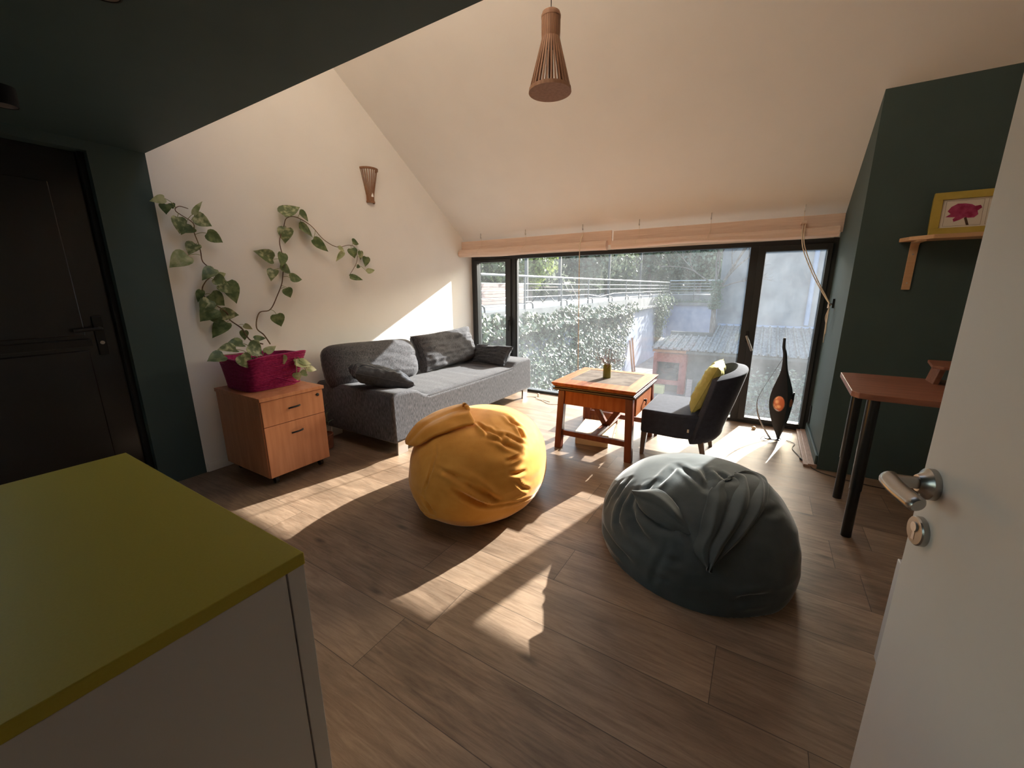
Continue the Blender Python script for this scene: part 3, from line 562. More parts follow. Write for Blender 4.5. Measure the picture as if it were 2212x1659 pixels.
for i, (by, bz, ty, tz, lw) in enumerate(LEAVES):
    dx = 0.030+rnd.random()*0.055; b3 = Vector((XL+dx, by, bz)); t3 = Vector((XL+dx+rnd.uniform(-0.01, 0.03), ty, tz))
    k = 'leafC' if i in (0, 7, 10, 13, 24, 38, 39, 45) else ('leafA' if (i % 3 == 0 or i in (25, 27, 30)) else 'leafB')
    nrm = Vector((1.0, -0.45+rnd.uniform(-0.45, 0.45), 0.25+rnd.uniform(-0.5, 0.6)))
    leaf(kinds[k], b3, t3, min(lw*1.18, (t3-b3).length*0.92+0.01), nrm, rnd.uniform(0.12, 0.4), rnd.uniform(0.02, 0.22))
    near = min(allv, key=lambda p: (Vector(p)-b3).length)
    if (Vector(near)-b3).length > 0.012:
        st = kinds[k]; st.m = 1; st.tube(bez([near, (Vector(near)+b3)/2+Vector((0.012, 0, 0.008)), b3], 4), 0.0020, 5); st.m = 0
for i, (b3, t3, lw) in enumerate(POT):
    k = ('leafB', 'leafA', 'leafB', 'leafA', 'leafA', 'leafC', 'leafC', 'leafB', 'leafC', 'leafC', 'leafC', 'leafC', 'leafB', 'leafC')[i % 14]
    nrm = Vector((0.75, -0.55, 0.75))+Vector((rnd.uniform(-.3, .3), rnd.uniform(-.3, .3), rnd.uniform(-.3, .3)))
    leaf(kinds[k], b3, t3, lw*1.15, nrm, rnd.uniform(0.1, 0.35), rnd.uniform(0.05, 0.25))
    root = (-3.40+0.02*math.sin(i), 1.63+0.05*math.cos(i*2), 0.885) if i < 8 else (-3.19, 1.80, 0.915)
    st = kinds[k]; st.m = 1
    if i >= 8: st.tube(bez([(-3.40, 1.72, 0.885), root, Vector(root)*0.3+Vector(b3)*0.7+Vector((0.02, 0, 0.02)), b3], 5), 0.0028, 6)
    else: st.tube(bez([root, (Vector(root)+Vector(b3))/2+Vector((0.01, 0, 0.035)), b3], 5), 0.0026, 6)
    st.m = 0
for k, nm in (('leafA', 'foliage'), ('leafB', 'foliage'), ('leafC', 'foliage')):
    kinds[k].v = [(max(p[0], XL+0.004), p[1], p[2]) for p in kinds[k].v]
    kinds[k].build(nm, [M_[k], M_['stem']], po, smooth=True, fix=False)

# ---- sofa
so = thing('sofa', 'long grey fabric sofa with chrome legs along the white wall', 'sofa', (-3.15, 3.5, 0))
prof = [(2.275, 0.125)]
prof += [(2.268, 0.545), (2.280, 0.568), (2.305, 0.576), (2.50, 0.568), (2.585, 0.548), (2.66, 0.498), (2.74, 0.470), (3.5, 0.462), (4.20, 0.470), (4.265, 0.492), (4.315, 0.525), (4.36, 0.538), (4.655, 0.540), (4.685, 0.530), (4.70, 0.508), (4.715, 0.125)]
MB().prism(prof, 'x', -3.66, -2.598).build('base', M_['sofa'], so, bevel=0.03, seg=4, smooth=True)
def seat_pt(u, v):
    y = lerp(2.70, 4.26, u); x = lerp(-3.50, -2.606, v)
    e = min(1.0, min(u, 1-u)*14, min(v+0.2, 1-v)*12)
    wr = 0.010*abs(nz((x*1.2, y*5.5, 0), 1.3, 3))*(1-v*0.55)+0.006*nz((x*3, y*7, 1), 1.0, 8)
    return (x, y, 0.458+0.024*math.sqrt(max(e, 0.0))+0.012*math.sin(PI*u)*math.sin(PI*min(1, v+0.1))-wr)
MB().grid(seat_pt, 80, 44).build('seat', M_['sofaH'], so, smooth=True)
MB().tube([(-2.601, lerp(2.72, 4.24, i/30), 0.476+0.003*math.sin(PI*i/30)) for i in range(31)], 0.0035, 6).build('piping', M_['sofa'], so, smooth=True)
MB().prism([(-3.69, 0.125), (-3.60, 0.125), (-3.60, 0.46), (-3.62, 0.60), (-3.69, 0.60)], 'y', 2.42, 4.64).build('backrest', M_['sofa'], so, bevel=0.03, seg=3, smooth=True)
for (x, y, s) in ((-2.64, 2.385, 1), (-2.64, 4.60, 1), (-3.58, 2.385, 1), (-3.58, 4.60, 1)):
    MB().hexa([(x-0.012, y-0.058, 0.0), (x+0.010, y-0.058, 0.0), (x+0.010, y+0.058, 0.0), (x-0.012, y+0.058, 0.0)],
              [(x-0.012, y-0.052, 0.125), (x+0.010, y-0.052, 0.125), (x+0.010, y+0.066, 0.125), (x-0.012, y+0.066, 0.125)]).build('leg', M_['chrome'], so, bevel=0.002)

def pillow(name, label, cat, m, c, size, M, seed=0, wr=0.012, e=0.40, pinch=0.07, group=None, n=44, creases=(), seam=True, rnd_=0.0):
    w, h, t = size; c = Vector(c); M = Matrix(M).to_3x3() if not isinstance(M, Matrix) else M
    def side(sg):
        def f(u, v):
            a, b = 2*u-1, 2*v-1
            x = w/2*a*(1-pinch*(1-b*b)*abs(a))*math.sqrt(1-rnd_*b*b*b*b*a*a); y = h/2*b*(1-pinch*(1-a*a)*abs(b))*math.sqrt(1-rnd_*a**8*b*b)
            q = max(0.0, (1-a**4)*(1-b**4))**e
            edge = (1-abs(a))*(1-abs(b))
            z = t/2*q
            k = wr*(nz((a*1.6+b*0.6, b*4.0, seed), 1.4, seed)*0.8+nz((a*3.5, b*2.2, seed+4), 1.7, seed)*0.6)*min(1, q*1.8)
            k -= wr*1.3*max(0, 1-abs(abs(a)-0.86)/0.14)*abs(nz((b*7, seed, sg), 1, seed))*min(1, q*2)
            for (a0, b0, a1, b1, dp, wd) in creases:
                dx, dy = a1-a0, b1-b0; tt = max(0, min(1, ((a-a0)*dx+(b-b0)*dy)/(dx*dx+dy*dy)))
                dd_ = math.hypot(a-a0-dx*tt, b-b0-dy*tt); k -= dp*math.exp(-(dd_/wd)**2)
            return c+M @ Vector((x, y, sg*(z+k)))
        return f
    mb = MB(); mb.grid(side(1), n, n); mb.grid(side(-1), n, n)
    o = mb.build(name, m, None, smooth=True, loc=c)
    tag(o, label, cat, group)
    if seam:
        pts = []
        for k in range(4):
            for i in range(10):
                tt = -1+2*i/10
                a, b = ((tt, -1), (1, tt), (-tt, 1), (-1, -tt))[k]
                pts.append(c+M @ Vector((w/2*a*(1-pinch*(1-b*b)*abs(a)), h/2*b*(1-pinch*(1-a*a)*abs(b)), 0)))
        pts.append(pts[0]); MB().tube(pts, 0.0035, 5, cap=False).build('seam', m, o, smooth=True)
    return o
def axes(xd, yd):
    x = Vector(xd).normalized(); y = Vector(yd); y = (y-x*y.dot(x)).normalized(); z = x.cross(y)
    return Matrix((x, y, z)).transposed()
pillow('back_cushion', 'low grey fabric back cushion at the near left end of the sofa', 'cushion', M_['sofa'], (-3.435, 2.80, 0.690), (1.12, 0.46, 0.30), axes((0.02, 1, -0.045), (-0.30, 0, 1)), 3, 0.012, 0.36, 0.0, seam=False, rnd_=0.2)
pillow('back_cushion', 'tall grey fabric back cushion in the sofa corner by the window, partly sunlit', 'cushion', M_['sofa'], (-3.40, 3.92, 0.705), (1.06, 0.46, 0.24), axes((0.0, 1, 0.03), (-0.36, 0, 1)), 9, 0.020, 0.26, 0.06)
pillow('throw_pillow', 'charcoal throw pillow lying on the left arm of the sofa', 'pillow', M_['pillow'], (-2.965, 2.49, 0.655), (0.54, 0.36, 0.17), axes((0.42, 0.80, -0.30), (-0.9, 0.45, -0.02)), 5, 0.020, 0.36, 0.10)
pillow('throw_pillow', 'charcoal throw pillow propped against the sofa arm by the window', 'pillow', M_['pillow'], (-3.02, 4.37, 0.575), (0.62, 0.31, 0.17), axes((1, -0.10, 0.04), (0.0, 0.62, 0.9)), 12, 0.018, 0.36, 0.10)

# ---- coffee table
tb = thing('coffee_table', 'reddish wooden side table with stone inlay and drawer by the window', 'table', (-1.18, 3.60, 0))
tx0, tx1, ty0, ty1 = -1.56, -0.80, 3.20, 4.01
ix0, ix1, iy0, iy1 = -1.453, -0.907, 3.365, 3.905
mb = MB()
O = [(tx0, ty0), (tx1, ty0), (tx1, ty1), (tx0, ty1)]; I = [(ix0, iy0), (ix1, iy0), (ix1, iy1), (ix0, iy1)]
for k in range(4):
    k2 = (k+1) % 4
    cx, cy = (tx0+tx1)/2, (ty0+ty1)/2
    def low(p): return (cx+(p[0]-cx)*0.955, cy+(p[1]-cy)*0.955, 0.592)
    mb.hexa([low(O[k]), low(O[k2]), (I[k2][0], I[k2][1], 0.592), (I[k][0], I[k][1], 0.592)],
            [(*O[k], 0.626), (*O[k2], 0.626), (*I[k2], 0.630), (*I[k], 0.630)])
top = mb.build('tabletop', M_['table'], tb, bevel=0.003)
MB().box(ix0+0.001, ix1-0.001, iy0+0.001, iy1-0.001, 0.60, 0.6275).build('stone_inlay', M_['stone'], top)
mb = MB(); mb.box(-1.535, -0.822, 3.222, 3.988, 0.576, 0.592); mb.box(-1.548, -0.808, 3.210, 4.0, 0.560, 0.577); mb.box(-1.535, -0.822, 3.222, 3.988, 0.552, 0.561)
mb.build('moulding', M_['tableM'], tb, bevel=0.004)
mb = MB(); mb.box(-1.47, -0.87, 3.245, 3.270, 0.425, 0.553); mb.box(-1.47, -0.87, 3.945, 3.970, 0.425, 0.553); mb.box(-1.515, -1.49, 3.28, 3.94, 0.40, 0.553)
mb.box(-0.878, -0.858, 3.28, 3.94, 0.37, 0.553)
mb.build('apron', M_['table'], tb, bevel=0.002)
def tleg(x, y, sx, sy):
    w2 = 0.031
    mb = MB(); fx, fy = x+sx*0.022, y+sy*0.018
    mb.hexa([(fx-w2, fy-w2, 0.0), (fx+w2, fy-w2, 0.0), (fx+w2, fy+w2, 0.0), (fx-w2, fy+w2, 0.0)],
            [(x-w2, y-w2, 0.553), (x+w2, y-w2, 0.553), (x+w2, y+w2, 0.553), (x-w2, y+w2, 0.553)])
    return mb
for (x, y, sx, sy) in ((-1.47, 3.262, -1, -1), (-0.862, 3.262, 1, -1), (-1.47, 3.955, -1, 1), (-0.862, 3.955, 1, 1)):
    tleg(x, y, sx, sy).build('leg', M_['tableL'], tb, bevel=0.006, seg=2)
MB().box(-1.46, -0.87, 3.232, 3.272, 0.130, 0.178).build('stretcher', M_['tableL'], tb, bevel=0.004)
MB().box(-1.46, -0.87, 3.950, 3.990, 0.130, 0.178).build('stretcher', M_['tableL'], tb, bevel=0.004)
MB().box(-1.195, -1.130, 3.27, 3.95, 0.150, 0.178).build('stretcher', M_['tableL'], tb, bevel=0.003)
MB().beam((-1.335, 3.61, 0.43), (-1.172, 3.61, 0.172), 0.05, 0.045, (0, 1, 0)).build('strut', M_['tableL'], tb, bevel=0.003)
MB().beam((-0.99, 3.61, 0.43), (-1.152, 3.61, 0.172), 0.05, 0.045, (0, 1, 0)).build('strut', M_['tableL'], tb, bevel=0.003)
dr = MB().box(-0.858, -0.826, 3.34, 3.86, 0.378, 0.532).build('drawer', M_['table'], tb, bevel=0.003)
k = MB().lathe([(0.0, 0.0), (0.011, 0.0), (0.008, 0.008), (0.013, 0.018), (0.011, 0.024), (0.0, 0.026)], (-0.826, 3.60, 0.465), (1, 0, 0), 16)
k.tube(bez([(-0.815, 3.60, 0.462), (-0.806, 3.60, 0.445), (-0.812, 3.60, 0.420)], 4), 0.004, 8)
k.build('knob', M_['plastic'], dr, smooth=True)

# ---- vase with dried flowers
vc = Vector((-1.185, 3.615, 0.6275))
vs1 = MB().lathe([(0.0, 0.0), (0.034, 0.0), (0.036, 0.004), (0.036, 0.122), (0.034, 0.125), (0.031, 0.124), (0.031, 0.02), (0.0, 0.02)], vc, None, 36).build('vase', M_['vase'], None, smooth=True, loc=vc)
tag(vs1, 'small olive green cylinder vase on the wooden table', 'vase')
fl = thing('dried_flowers', 'sprigs of tiny dried flowers standing in the olive vase', 'dried flowers', vc+Vector((0, 0, 0.02)))
rnd = random.Random(3); stm = MB(); blo = MB()
for i in range(26):
    a = rnd.uniform(0, 2*PI); rr = rnd.uniform(0.02, 0.15)*(0.6+0.4*abs(math.cos(a))); hgt = rnd.uniform(0.13, 0.27)
    p0 = vc+Vector((math.cos(a)*0.012, math.sin(a)*0.012, 0.022)); p1 = vc+Vector((math.cos(a)*0.022, math.sin(a)*0.022, 0.125)); p2 = vc+Vector((math.cos(a)*rr, math.sin(a)*rr*0.6, hgt))
    stm.tube(bez([p0, p1, (p1+p2)/2+Vector((0, 0, 0.012)), p2], 3), 0.0010, 4)
    for j in range(5):
        q = p2+Vector((rnd.uniform(-.022, .022), rnd.uniform(-.022, .022), rnd.uniform(-.03, .02)))
        stm.tube([p2*0.6+p1*0.4, q], 0.0006, 3); r_ = rnd.uniform(0.0022, 0.005)
        blo.lathe([(0.0, -r_), (r_*0.9, -r_*0.3), (r_*0.8, r_*0.5), (0.0, r_)], q, (rnd.uniform(-1, 1), rnd.uniform(-1, 1), 1), 6)
stm.build('stems', M_['dry'], fl, fix=False); blo.build('blossoms', M_['dryf'], fl, fix=False)

# ---- pale box under the table, wooden chest behind it
bx = thing('plywood_box', 'pale plywood box on the floor under the coffee table', 'box', (-1.27, 3.63, 0))
a = R(8); ca, sa = math.cos(a), math.sin(a)
def rb(x, y, z): return (-1.27+x*ca-y*sa, 3.63+x*sa+y*ca, z)
def rbox(mb, x0, x1, y0, y1, z0, z1):
    return mb.hexa([rb(x0, y0, z0), rb(x1, y0, z0), rb(x1, y1, z0), rb(x0, y1, z0)], [rb(x0, y0, z1), rb(x1, y0, z1), rb(x1, y1, z1), rb(x0, y1, z1)])
rbox(MB(), -0.155, 0.155, -0.205, 0.205, 0.0, 0.106).build('body', M_['palewood'], bx, bevel=0.002)
rbox(MB(), -0.160, 0.160, -0.210, 0.210, 0.106, 0.120).build('lid', M_['palewood'], bx, bevel=0.002)
for (x, y) in ((0.145, -0.2115), (0.145, 0.17)):
    MB().lathe([(0, 0), (0.006, 0), (0.005, 0.003), (0, 0.003)], rb(0.1555 if y > 0 else x, y, 0.02), rb(1, 0, 0) if y > 0 else (sa, -ca, 0), 10).build('screw', M_['chrome'], bx)
ch = thing('wooden_chest', 'low brown wooden chest on the floor between table and window', 'chest', (-1.42, 4.32, 0))
MB().box(-1.62, -1.22, 4.16, 4.46, 0.0, 0.25).build('body', M_['brownwood'], ch, bevel=0.004)
MB().box(-1.635, -1.205, 4.145, 4.475, 0.25, 0.272).build('lid', M_['brownwood'], ch, bevel=0.004)

# ---- slipper chair
sc_ = thing('slipper_chair', 'dark navy upholstered slipper chair facing the coffee table', 'chair', (-0.50, 3.75, 0))
mb = MB().prism([(-0.805, 3.44), (-0.50, 3.425), (-0.30, 3.47), (-0.215, 3.60), (-0.20, 3.76), (-0.215, 3.92), (-0.30, 4.05), (-0.50, 4.085), (-0.805, 4.075)], 'z', 0.215, 0.425)
mb.build('seat', M_['navy'], sc_, bevel=0.022, seg=4, smooth=True)
def shell(u, v):
    # u sweeps near side -> rear -> far side, v rises
    ang = lerp(-1.18, 1.18, u); t = v
    hx_ = 0.255; hy_ = 0.330
    x = -0.485+hx_*math.cos(ang)*(1.0 if abs(ang) < 9 else 1); y = 3.755+hy_*math.sin(ang)
    zt = 0.800-0.05*abs(ang/1.18)**3+0.018*math.sin(ang*2)
    z = lerp(0.205, zt, t)
    lean = 0.140*max(0.0, (z-0.30)/0.5)**1.25
    x += lean+0.02*math.sin(PI*t); 
    y = 3.755+(y-3.755)*(1-0.05*t)
    if t < 0.08: x -= 0.03*(1-t/0.08); y = 3.755+(y-3.755)*(1-0.06*(1-t/0.08))
    return (x, y, z)
o = MB().grid(shell, 48, 30).build('backrest', M_['navy'], sc_, smooth=True, solid=0.085, off=0.0, bevel=0.030, seg=4)
MB().box(-0.425, -0.410, 3.4245, 3.4285, 0.285, 0.312).build('label_tag', M_['paper'], sc_)
for (x, y, r1) in ((-0.775, 3.485, 0), (-0.775, 4.03, 0), (-0.33, 3.52, 1), (-0.33, 3.99, 1)):
    s = 0.02 if not r1 else 0.03; dx = -0.012 if not r1 else 0.05
    MB().hexa([(x+dx-0.016, y-0.016, 0), (x+dx+0.016, y-0.016, 0), (x+dx+0.016, y+0.016, 0), (x+dx-0.016, y+0.016, 0)],
              [(x-0.025, y-0.025, 0.225), (x+0.025, y-0.025, 0.225), (x+0.025, y+0.025, 0.225), (x-0.025, y+0.025, 0.225)]).build('leg', M_['greywood'], sc_, bevel=0.003)
pillow('chair_cushion', 'yellow green cushion standing against the back of the navy chair', 'cushion', M_['limecush'], (-0.335, 3.72, 0.635), (0.44, 0.43, 0.14), axes((0, 1, 0), (0.40, 0, 1)), 21, 0.014, 0.36, 0.09)

# ---- bean bags
def bag_fn(P):
    cx, cy, cz, a, b, c, yaw, tilt, egg, pw = P
    cyw, syw, ct, st = math.cos(yaw), math.sin(yaw), math.cos(tilt), math.sin(tilt)
    def f(d):
        r_ = math.hypot(d[0], d[1]); g_ = (r_**pw+abs(d[2])**pw)**(-1/pw); d = [d[0]*g_, d[1]*g_, d[2]*g_]
        q = [d[0]*a, d[1]*b, d[2]*c]; k = 1+egg*d[2]; q[0] *= k; q[1] *= k
        q = [q[0]*ct+q[2]*st, q[1], -q[0]*st+q[2]*ct]
        return Vector((cx+q[0]*cyw-q[1]*syw, cy+q[0]*syw+q[1]*cyw, cz+q[2]))
    return f
def seg_dist(p, a, b):
    d = b-a; t = max(0.0, min(1.0, (p-a).dot(d)/d.length_squared)); return (p-(a+d*t)).length, t
def bag_surface(P, creases, seed, amp, gain=1.6):
    f = bag_fn(P); ctr = Vector((P[0], P[1], P[2]*0.8))
    CR = [(w, dp, [Vector(q) for q in pts]) for (w, dp, pts) in creases]
    def g(u, v):
        th = PI*v; ph = 2*PI*u
        d = (math.sin(th)*math.cos(ph), math.sin(th)*math.sin(ph), math.cos(th))
        p = f(d); n = (p-ctr).normalized()
        k = amp*(nz(p, 3.0, seed)*0.9+nz((p.x*3, p.y*3, p.z*9), 1.6, seed+3)*0.55)
        k -= amp*0.55*abs(nz((p.x*5, p.y*5, p.z*13), 1.0, seed+7))
        for (w, dp, pts) in CR:
            best = 9; bt = 0
            m = len(pts)-1
            for i in range(m):
                dd_, t = seg_dist(p, pts[i], pts[i+1])
                if dd_ < best: best = dd_; bt = (i+t)/m
            if best < w*7:
                fade = min(1.0, 4*bt*(1-bt)+0.15)
                k += fade*(-dp*gain*math.exp(-(best/w)**2)+dp*gain*0.6*math.exp(-((best-2.2*w)/(1.3*w))**2))
        q = p+n*k
        if q.z < 0.05: 
            lo = max(q.z, 0.0); q.z = lo if q.z > 0 else 0.0
        return q
    return g
def ribbon_flap(top, bot, ctr, lift, puff, folds, nu=40, nv=22, seed=1, ends=(0, 0)):
    T = bez(top, 12); B = bez(bot, 12); ctr = Vector(ctr)
    def at(Lp, t):
        x = t*(len(Lp)-1); i = min(int(x), len(Lp)-2); return Lp[i].lerp(Lp[i+1], x-i)
    def g(u, v):
        p = at(T, u).lerp(at(B, u), v); n = (p-ctr).normalized()
        e = min(1.0, 5*v, 5*(1-v)); arch = math.sin(PI*v)
        fo = 0.0
        for (v0, w, dp) in folds: fo += dp*math.exp(-((v-v0-0.05*math.sin(u*3+seed))/w)**2)*min(1, 4*u*(1-u)+0.2)
        k = (sst(0, 0.3, u) if ends[0] else 1.0)*(sst(0, 0.3, 1-u) if ends[1] else 1.0)
        return p+n*((lift+puff*arch+fo)*k-0.004*(1-k)+0.006*nz(p, 9, seed))
    return MB().grid(g, nu, nv)
YB = (-1.637, 2.208, 0.265, 0.477, 0.66, 0.32, 0.417, 0.004, -0.05, 2.5)
GB = (-0.219, 2.293, 0.125, 0.493, 0.56, 0.332, 0.611, -0.216, -0.044, 2.6)
yb = thing('bean_bag', 'mustard yellow velvet bean bag in the middle of the floor', 'bean bag', (-1.6, 2.06, 0))
MB().grid(bag_surface(YB, YC, 4, 0.010), 260, 150, True).build('bag', M_['yellow'], yb, smooth=True)
ribbon_flap(YF_top, YF_bot, YB[:3], 0.026, 0.042, [(0.25, 0.08, 0.010), (0.55, 0.07, -0.012), (0.78, 0.07, 0.008)], seed=2).build('top_flap', M_['yellow'], yb, smooth=True, solid=0.014, off=-1)
tagp = [Vector(p) for p in YF_top]
gb = thing('bean_bag', 'slate grey velvet bean bag in front of the navy chair', 'bean bag', (-0.15, 2.2, 0))
MB().grid(bag_surface(GB, GC, 14, 0.011, 1.25), 260, 150, True).build('bag', M_['grey'], gb, smooth=True)
ribbon_flap(GF_left, GF_right, GB[:3], 0.012, 0.034, [(0.16, 0.06, 0.014), (0.34, 0.05, -0.018), (0.50, 0.06, 0.014), (0.66, 0.05, -0.014), (0.82, 0.06, 0.012)], seed=5, nv=44, ends=(1, 0)).build('top_flap', M_['grey'], gb, smooth=True, solid=0.014, off=-1)
ribbon_flap(GL_top, GL_bot, GB[:3], 0.006, 0.040, [(0.35, 0.10, 0.012), (0.62, 0.08, -0.014)], seed=9, ends=(0, 1)).build('side_flap', M_['grey'], gb, smooth=True, solid=0.012, off=-1)

# ---- roman blinds of bamboo strips
def blind(x0, x1, z_top, z_mid, z_bot, y, label):
    b = thing('bamboo_blind', label, 'blind', ((x0+x1)/2, y, z_top), 'rolled-up bamboo blinds over the window')
    MB().box(x0, x1, y-0.004, y+0.026, z_mid-0.05, z_top).build('valance', M_['bamboo'], b, bevel=0.003)
    n = 40; prof = [(-0.098, 0.50), (-0.090, 0.18), (-0.060, 0.0), (-0.024, 0.02), (-0.006, 0.35), (-0.010, 0.75), (-0.040, 1.0), (-0.080, 0.88)]
    def roll(u, v):
        i = u*len(prof); k = int(i) % len(prof); t = i-int(i); p = prof[k]; q = prof[(k+1) % len(prof)]
        py = lerp(p[0], q[0], t); pz = lerp(p[1], q[1], t)
        x = lerp(x0+0.004, x1-0.03, v); h_ = (z_mid-0.004-z_bot)
        sag = 0.010*math.sin(v*PI*2.3+x0)+0.006*nz((x*1.5, 0, 0), 1, 4)
        return (x, y+py+0.006*math.sin(v*9+pz*2), z_bot+sag*(1-pz)+h_*pz)
    mb = MB(); mb.grid(roll, 24, n, True)
    mb.add([roll(i/24, 0) for i in range(24)], [tuple(range(24))]); mb.add([roll(i/24, 1) for i in range(24)], [tuple(range(23, -1, -1))])
    mb.build('rolled_strips', M_['bamboo'], b, smooth=True)
    return b
bl = blind(-3.715, -1.568, 2.078, 1.975, 1.868, 4.70, 'rolled bamboo blind over the left half of the window')
br = blind(-1.545, 0.505, 2.068, 1.965, 1.880, 4.70, 'rolled bamboo blind over the right half of the window')
for b, xs in ((bl, (-3.364, -2.672, -1.906)), (br, (-1.258, -0.553, 0.206))):
    for x in xs:
        zc = ceil_z(4.672)
        h = MB(); h.tube(bez([(x, 4.672, zc), (x, 4.672, zc-0.03), (x, 4.664, zc-0.055), (x, 4.680, zc-0.062), (x, 4.686, zc-0.045)], 4), 0.0035, 6)
        h.build('hook', M_['steel'], b, smooth=True)
        MB().tube(bez([(x, 4.680, zc-0.058), (x+0.004, 4.676, 2.0), (x-0.004, 4.592, 1.94), (x-0.006, 4.592, 1.90)], 5), 0.0022, 5).build('lift_cord', M_['cord'], b, smooth=True)
MB().tube(bez([(-1.906, 4.672, 2.05), (-1.900, 4.590, 1.93), (-1.898, 4.590, 1.6), (-1.895, 4.63, 0.75), (-1.893, 4.64, 0.42)], 6), 0.0048, 6).build('pull_cord', M_['cord'], bl, smooth=True)
MB().lathe([(0, 0), (0.007, 0.004), (0.010, 0.03), (0.004, 0.045), (0, 0.046)], (-1.893, 4.64, 0.375), None, 12).build('cord_tassel', M_['cord'], bl, smooth=True)
MB().box(0.190, 0.232, 4.590, 4.697, 1.992, 2.014).build('cord_lock', M_['bamboo'], br, bevel=0.003)
pc = MB()
pc.tube(bez([(0.205, 4.600, 2.0), (0.225, 4.59, 1.80), (0.33, 4.59, 1.56), (0.43, 4.55, 1.38), (0.488, 4.535, 1.292)], 8), 0.0042, 6)
pc.tube(bez([(0.222, 4.600, 2.0), (0.235, 4.59, 1.82), (0.34, 4.585, 1.57), (0.44, 4.545, 1.38), (0.490, 4.53, 1.288)], 8), 0.0042, 6)
for k in range(4): pc.tube(bez([(0.478, 4.500+0.004*k, 1.275+0.006*k), (0.472, 4.535, 1.266+0.012*k), (0.480, 4.575, 1.280+0.006*k), (0.498, 4.54, 1.298), (0.478, 4.500, 1.28)], 5), 0.003, 6)
pc.tube(bez([(0.485, 4.52, 1.28), (0.480, 4.50, 1.20), (0.476, 4.47, 1.14), (0.474, 4.44, 1.08), (0.478, 4.455, 1.045), (0.482, 4.475, 1.08), (0.478, 4.47, 1.17), (0.48, 4.50, 1.26)], 6), 0.0028, 6)
pc.tube(bez([(0.486, 4.545, 1.27), (0.480, 4.55, 1.22), (0.476, 4.50, 1.15), (0.478, 4.49, 1.02), (0.48, 4.492, 0.965)], 6), 0.0028, 6)
pc.tube(bez([(0.482, 4.53, 1.26), (0.470, 4.545, 1.19), (0.476, 4.51, 1.14), (0.478, 4.49, 1.17), (0.482, 4.52, 1.25)], 6), 0.0028, 6)
pc.build('pull_cord', M_['cord'], br, smooth=True)
cl = MB().box(0.500, 0.515, 4.525, 4.550, 1.265, 1.345); cl.tube([(0.508, 4.5375, 1.30), (0.480, 4.5375, 1.30)], 0.006, 10); cl.tube([(0.482, 4.495, 1.285), (0.482, 4.58, 1.315)], 0.005, 8)
tag(cl.build('cord_cleat', M_['plastic'], None, loc=(0.508, 4.5375, 1.30)), 'dark cleat on the green reveal holding the blind cord', 'cleat')

# ---- pendant lamp of wooden slats
PC = Vector((-1.211, 2.401, 2.556))
pl = thing('pendant_lamp', 'slatted wooden pendant lamp hanging from the sloped ceiling', 'lamp', PC)
pr = [(0.0485, 0.392), (0.0520, 0.380), (0.0520, 0.300), (0.0505, 0.268), (0.056, 0.246), (0.074, 0.180), (0.095, 0.104), (0.114, 0.034), (0.121, 0.006)]
NS = 30; prb = []
for i in range(len(pr)-1):
    for k in range(4): prb.append((lerp(pr[i][0], pr[i+1][0], k/4), lerp(pr[i][1], pr[i+1][1], k/4)))
prb.append(pr[-1])
for i in range(NS):
    a = 2*PI*i/NS; er = Vector((math.cos(a), math.sin(a), 0)); et = Vector((-math.sin(a), math.cos(a), 0)); vs_ = []
    for (r_, z_) in prb:
        c = PC+Vector((0, 0, z_)); w2 = 0.0050
        vs_ += [c+er*(r_-0.0035)-et*w2, c+er*(r_+0.001)-et*w2, c+er*(r_+0.001)+et*w2, c+er*(r_-0.0035)+et*w2]
    m = len(prb); fs = [(j*4+q, j*4+(q+1) % 4, (j+1)*4+(q+1) % 4, (j+1)*4+q) for j in range(m-1) for q in range(4)]+[(0, 1, 2, 3), (m*4-1, m*4-2, m*4-3, m*4-4)]
    MB().add(vs_, fs).build('slat', M_['lampwood'], pl)
MB().lathe([(0.114, 0.0), (0.1235, 0.0), (0.1210, 0.020), (0.112, 0.020), (0.114, 0.0)], PC, None, 56).build('bottom_ring', M_['lampwood'], pl, smooth=True)
MB().lathe([(0.0, 0.404), (0.034, 0.402), (0.048, 0.393), (0.0550, 0.378), (0.0545, 0.366), (0.0475, 0.366), (0.042, 0.384), (0.0, 0.390)], PC, None, 40).build('top_cap', M_['lampwood'], pl, smooth=True)
MB().lathe([(0.0, 0.22), (0.020, 0.22), (0.022, 0.25), (0.022, 0.30), (0.012, 0.33), (0.0, 0.33)], PC, None, 20).build('lamp_holder', M_['plastic'], pl, smooth=True)
zc = ceil_z(PC.y)
MB().cyl(PC+Vector((0, 0, 0.33)), (PC.x, PC.y, zc-0.02), 0.0028, n=8).build('cord', M_['plastic'], pl, smooth=True)
MB().cyl((PC.x, PC.y, zc-0.045), (PC.x, PC.y, zc+0.04), 0.045, n=28).build('ceiling_rose', M_['white'], pl, smooth=True)

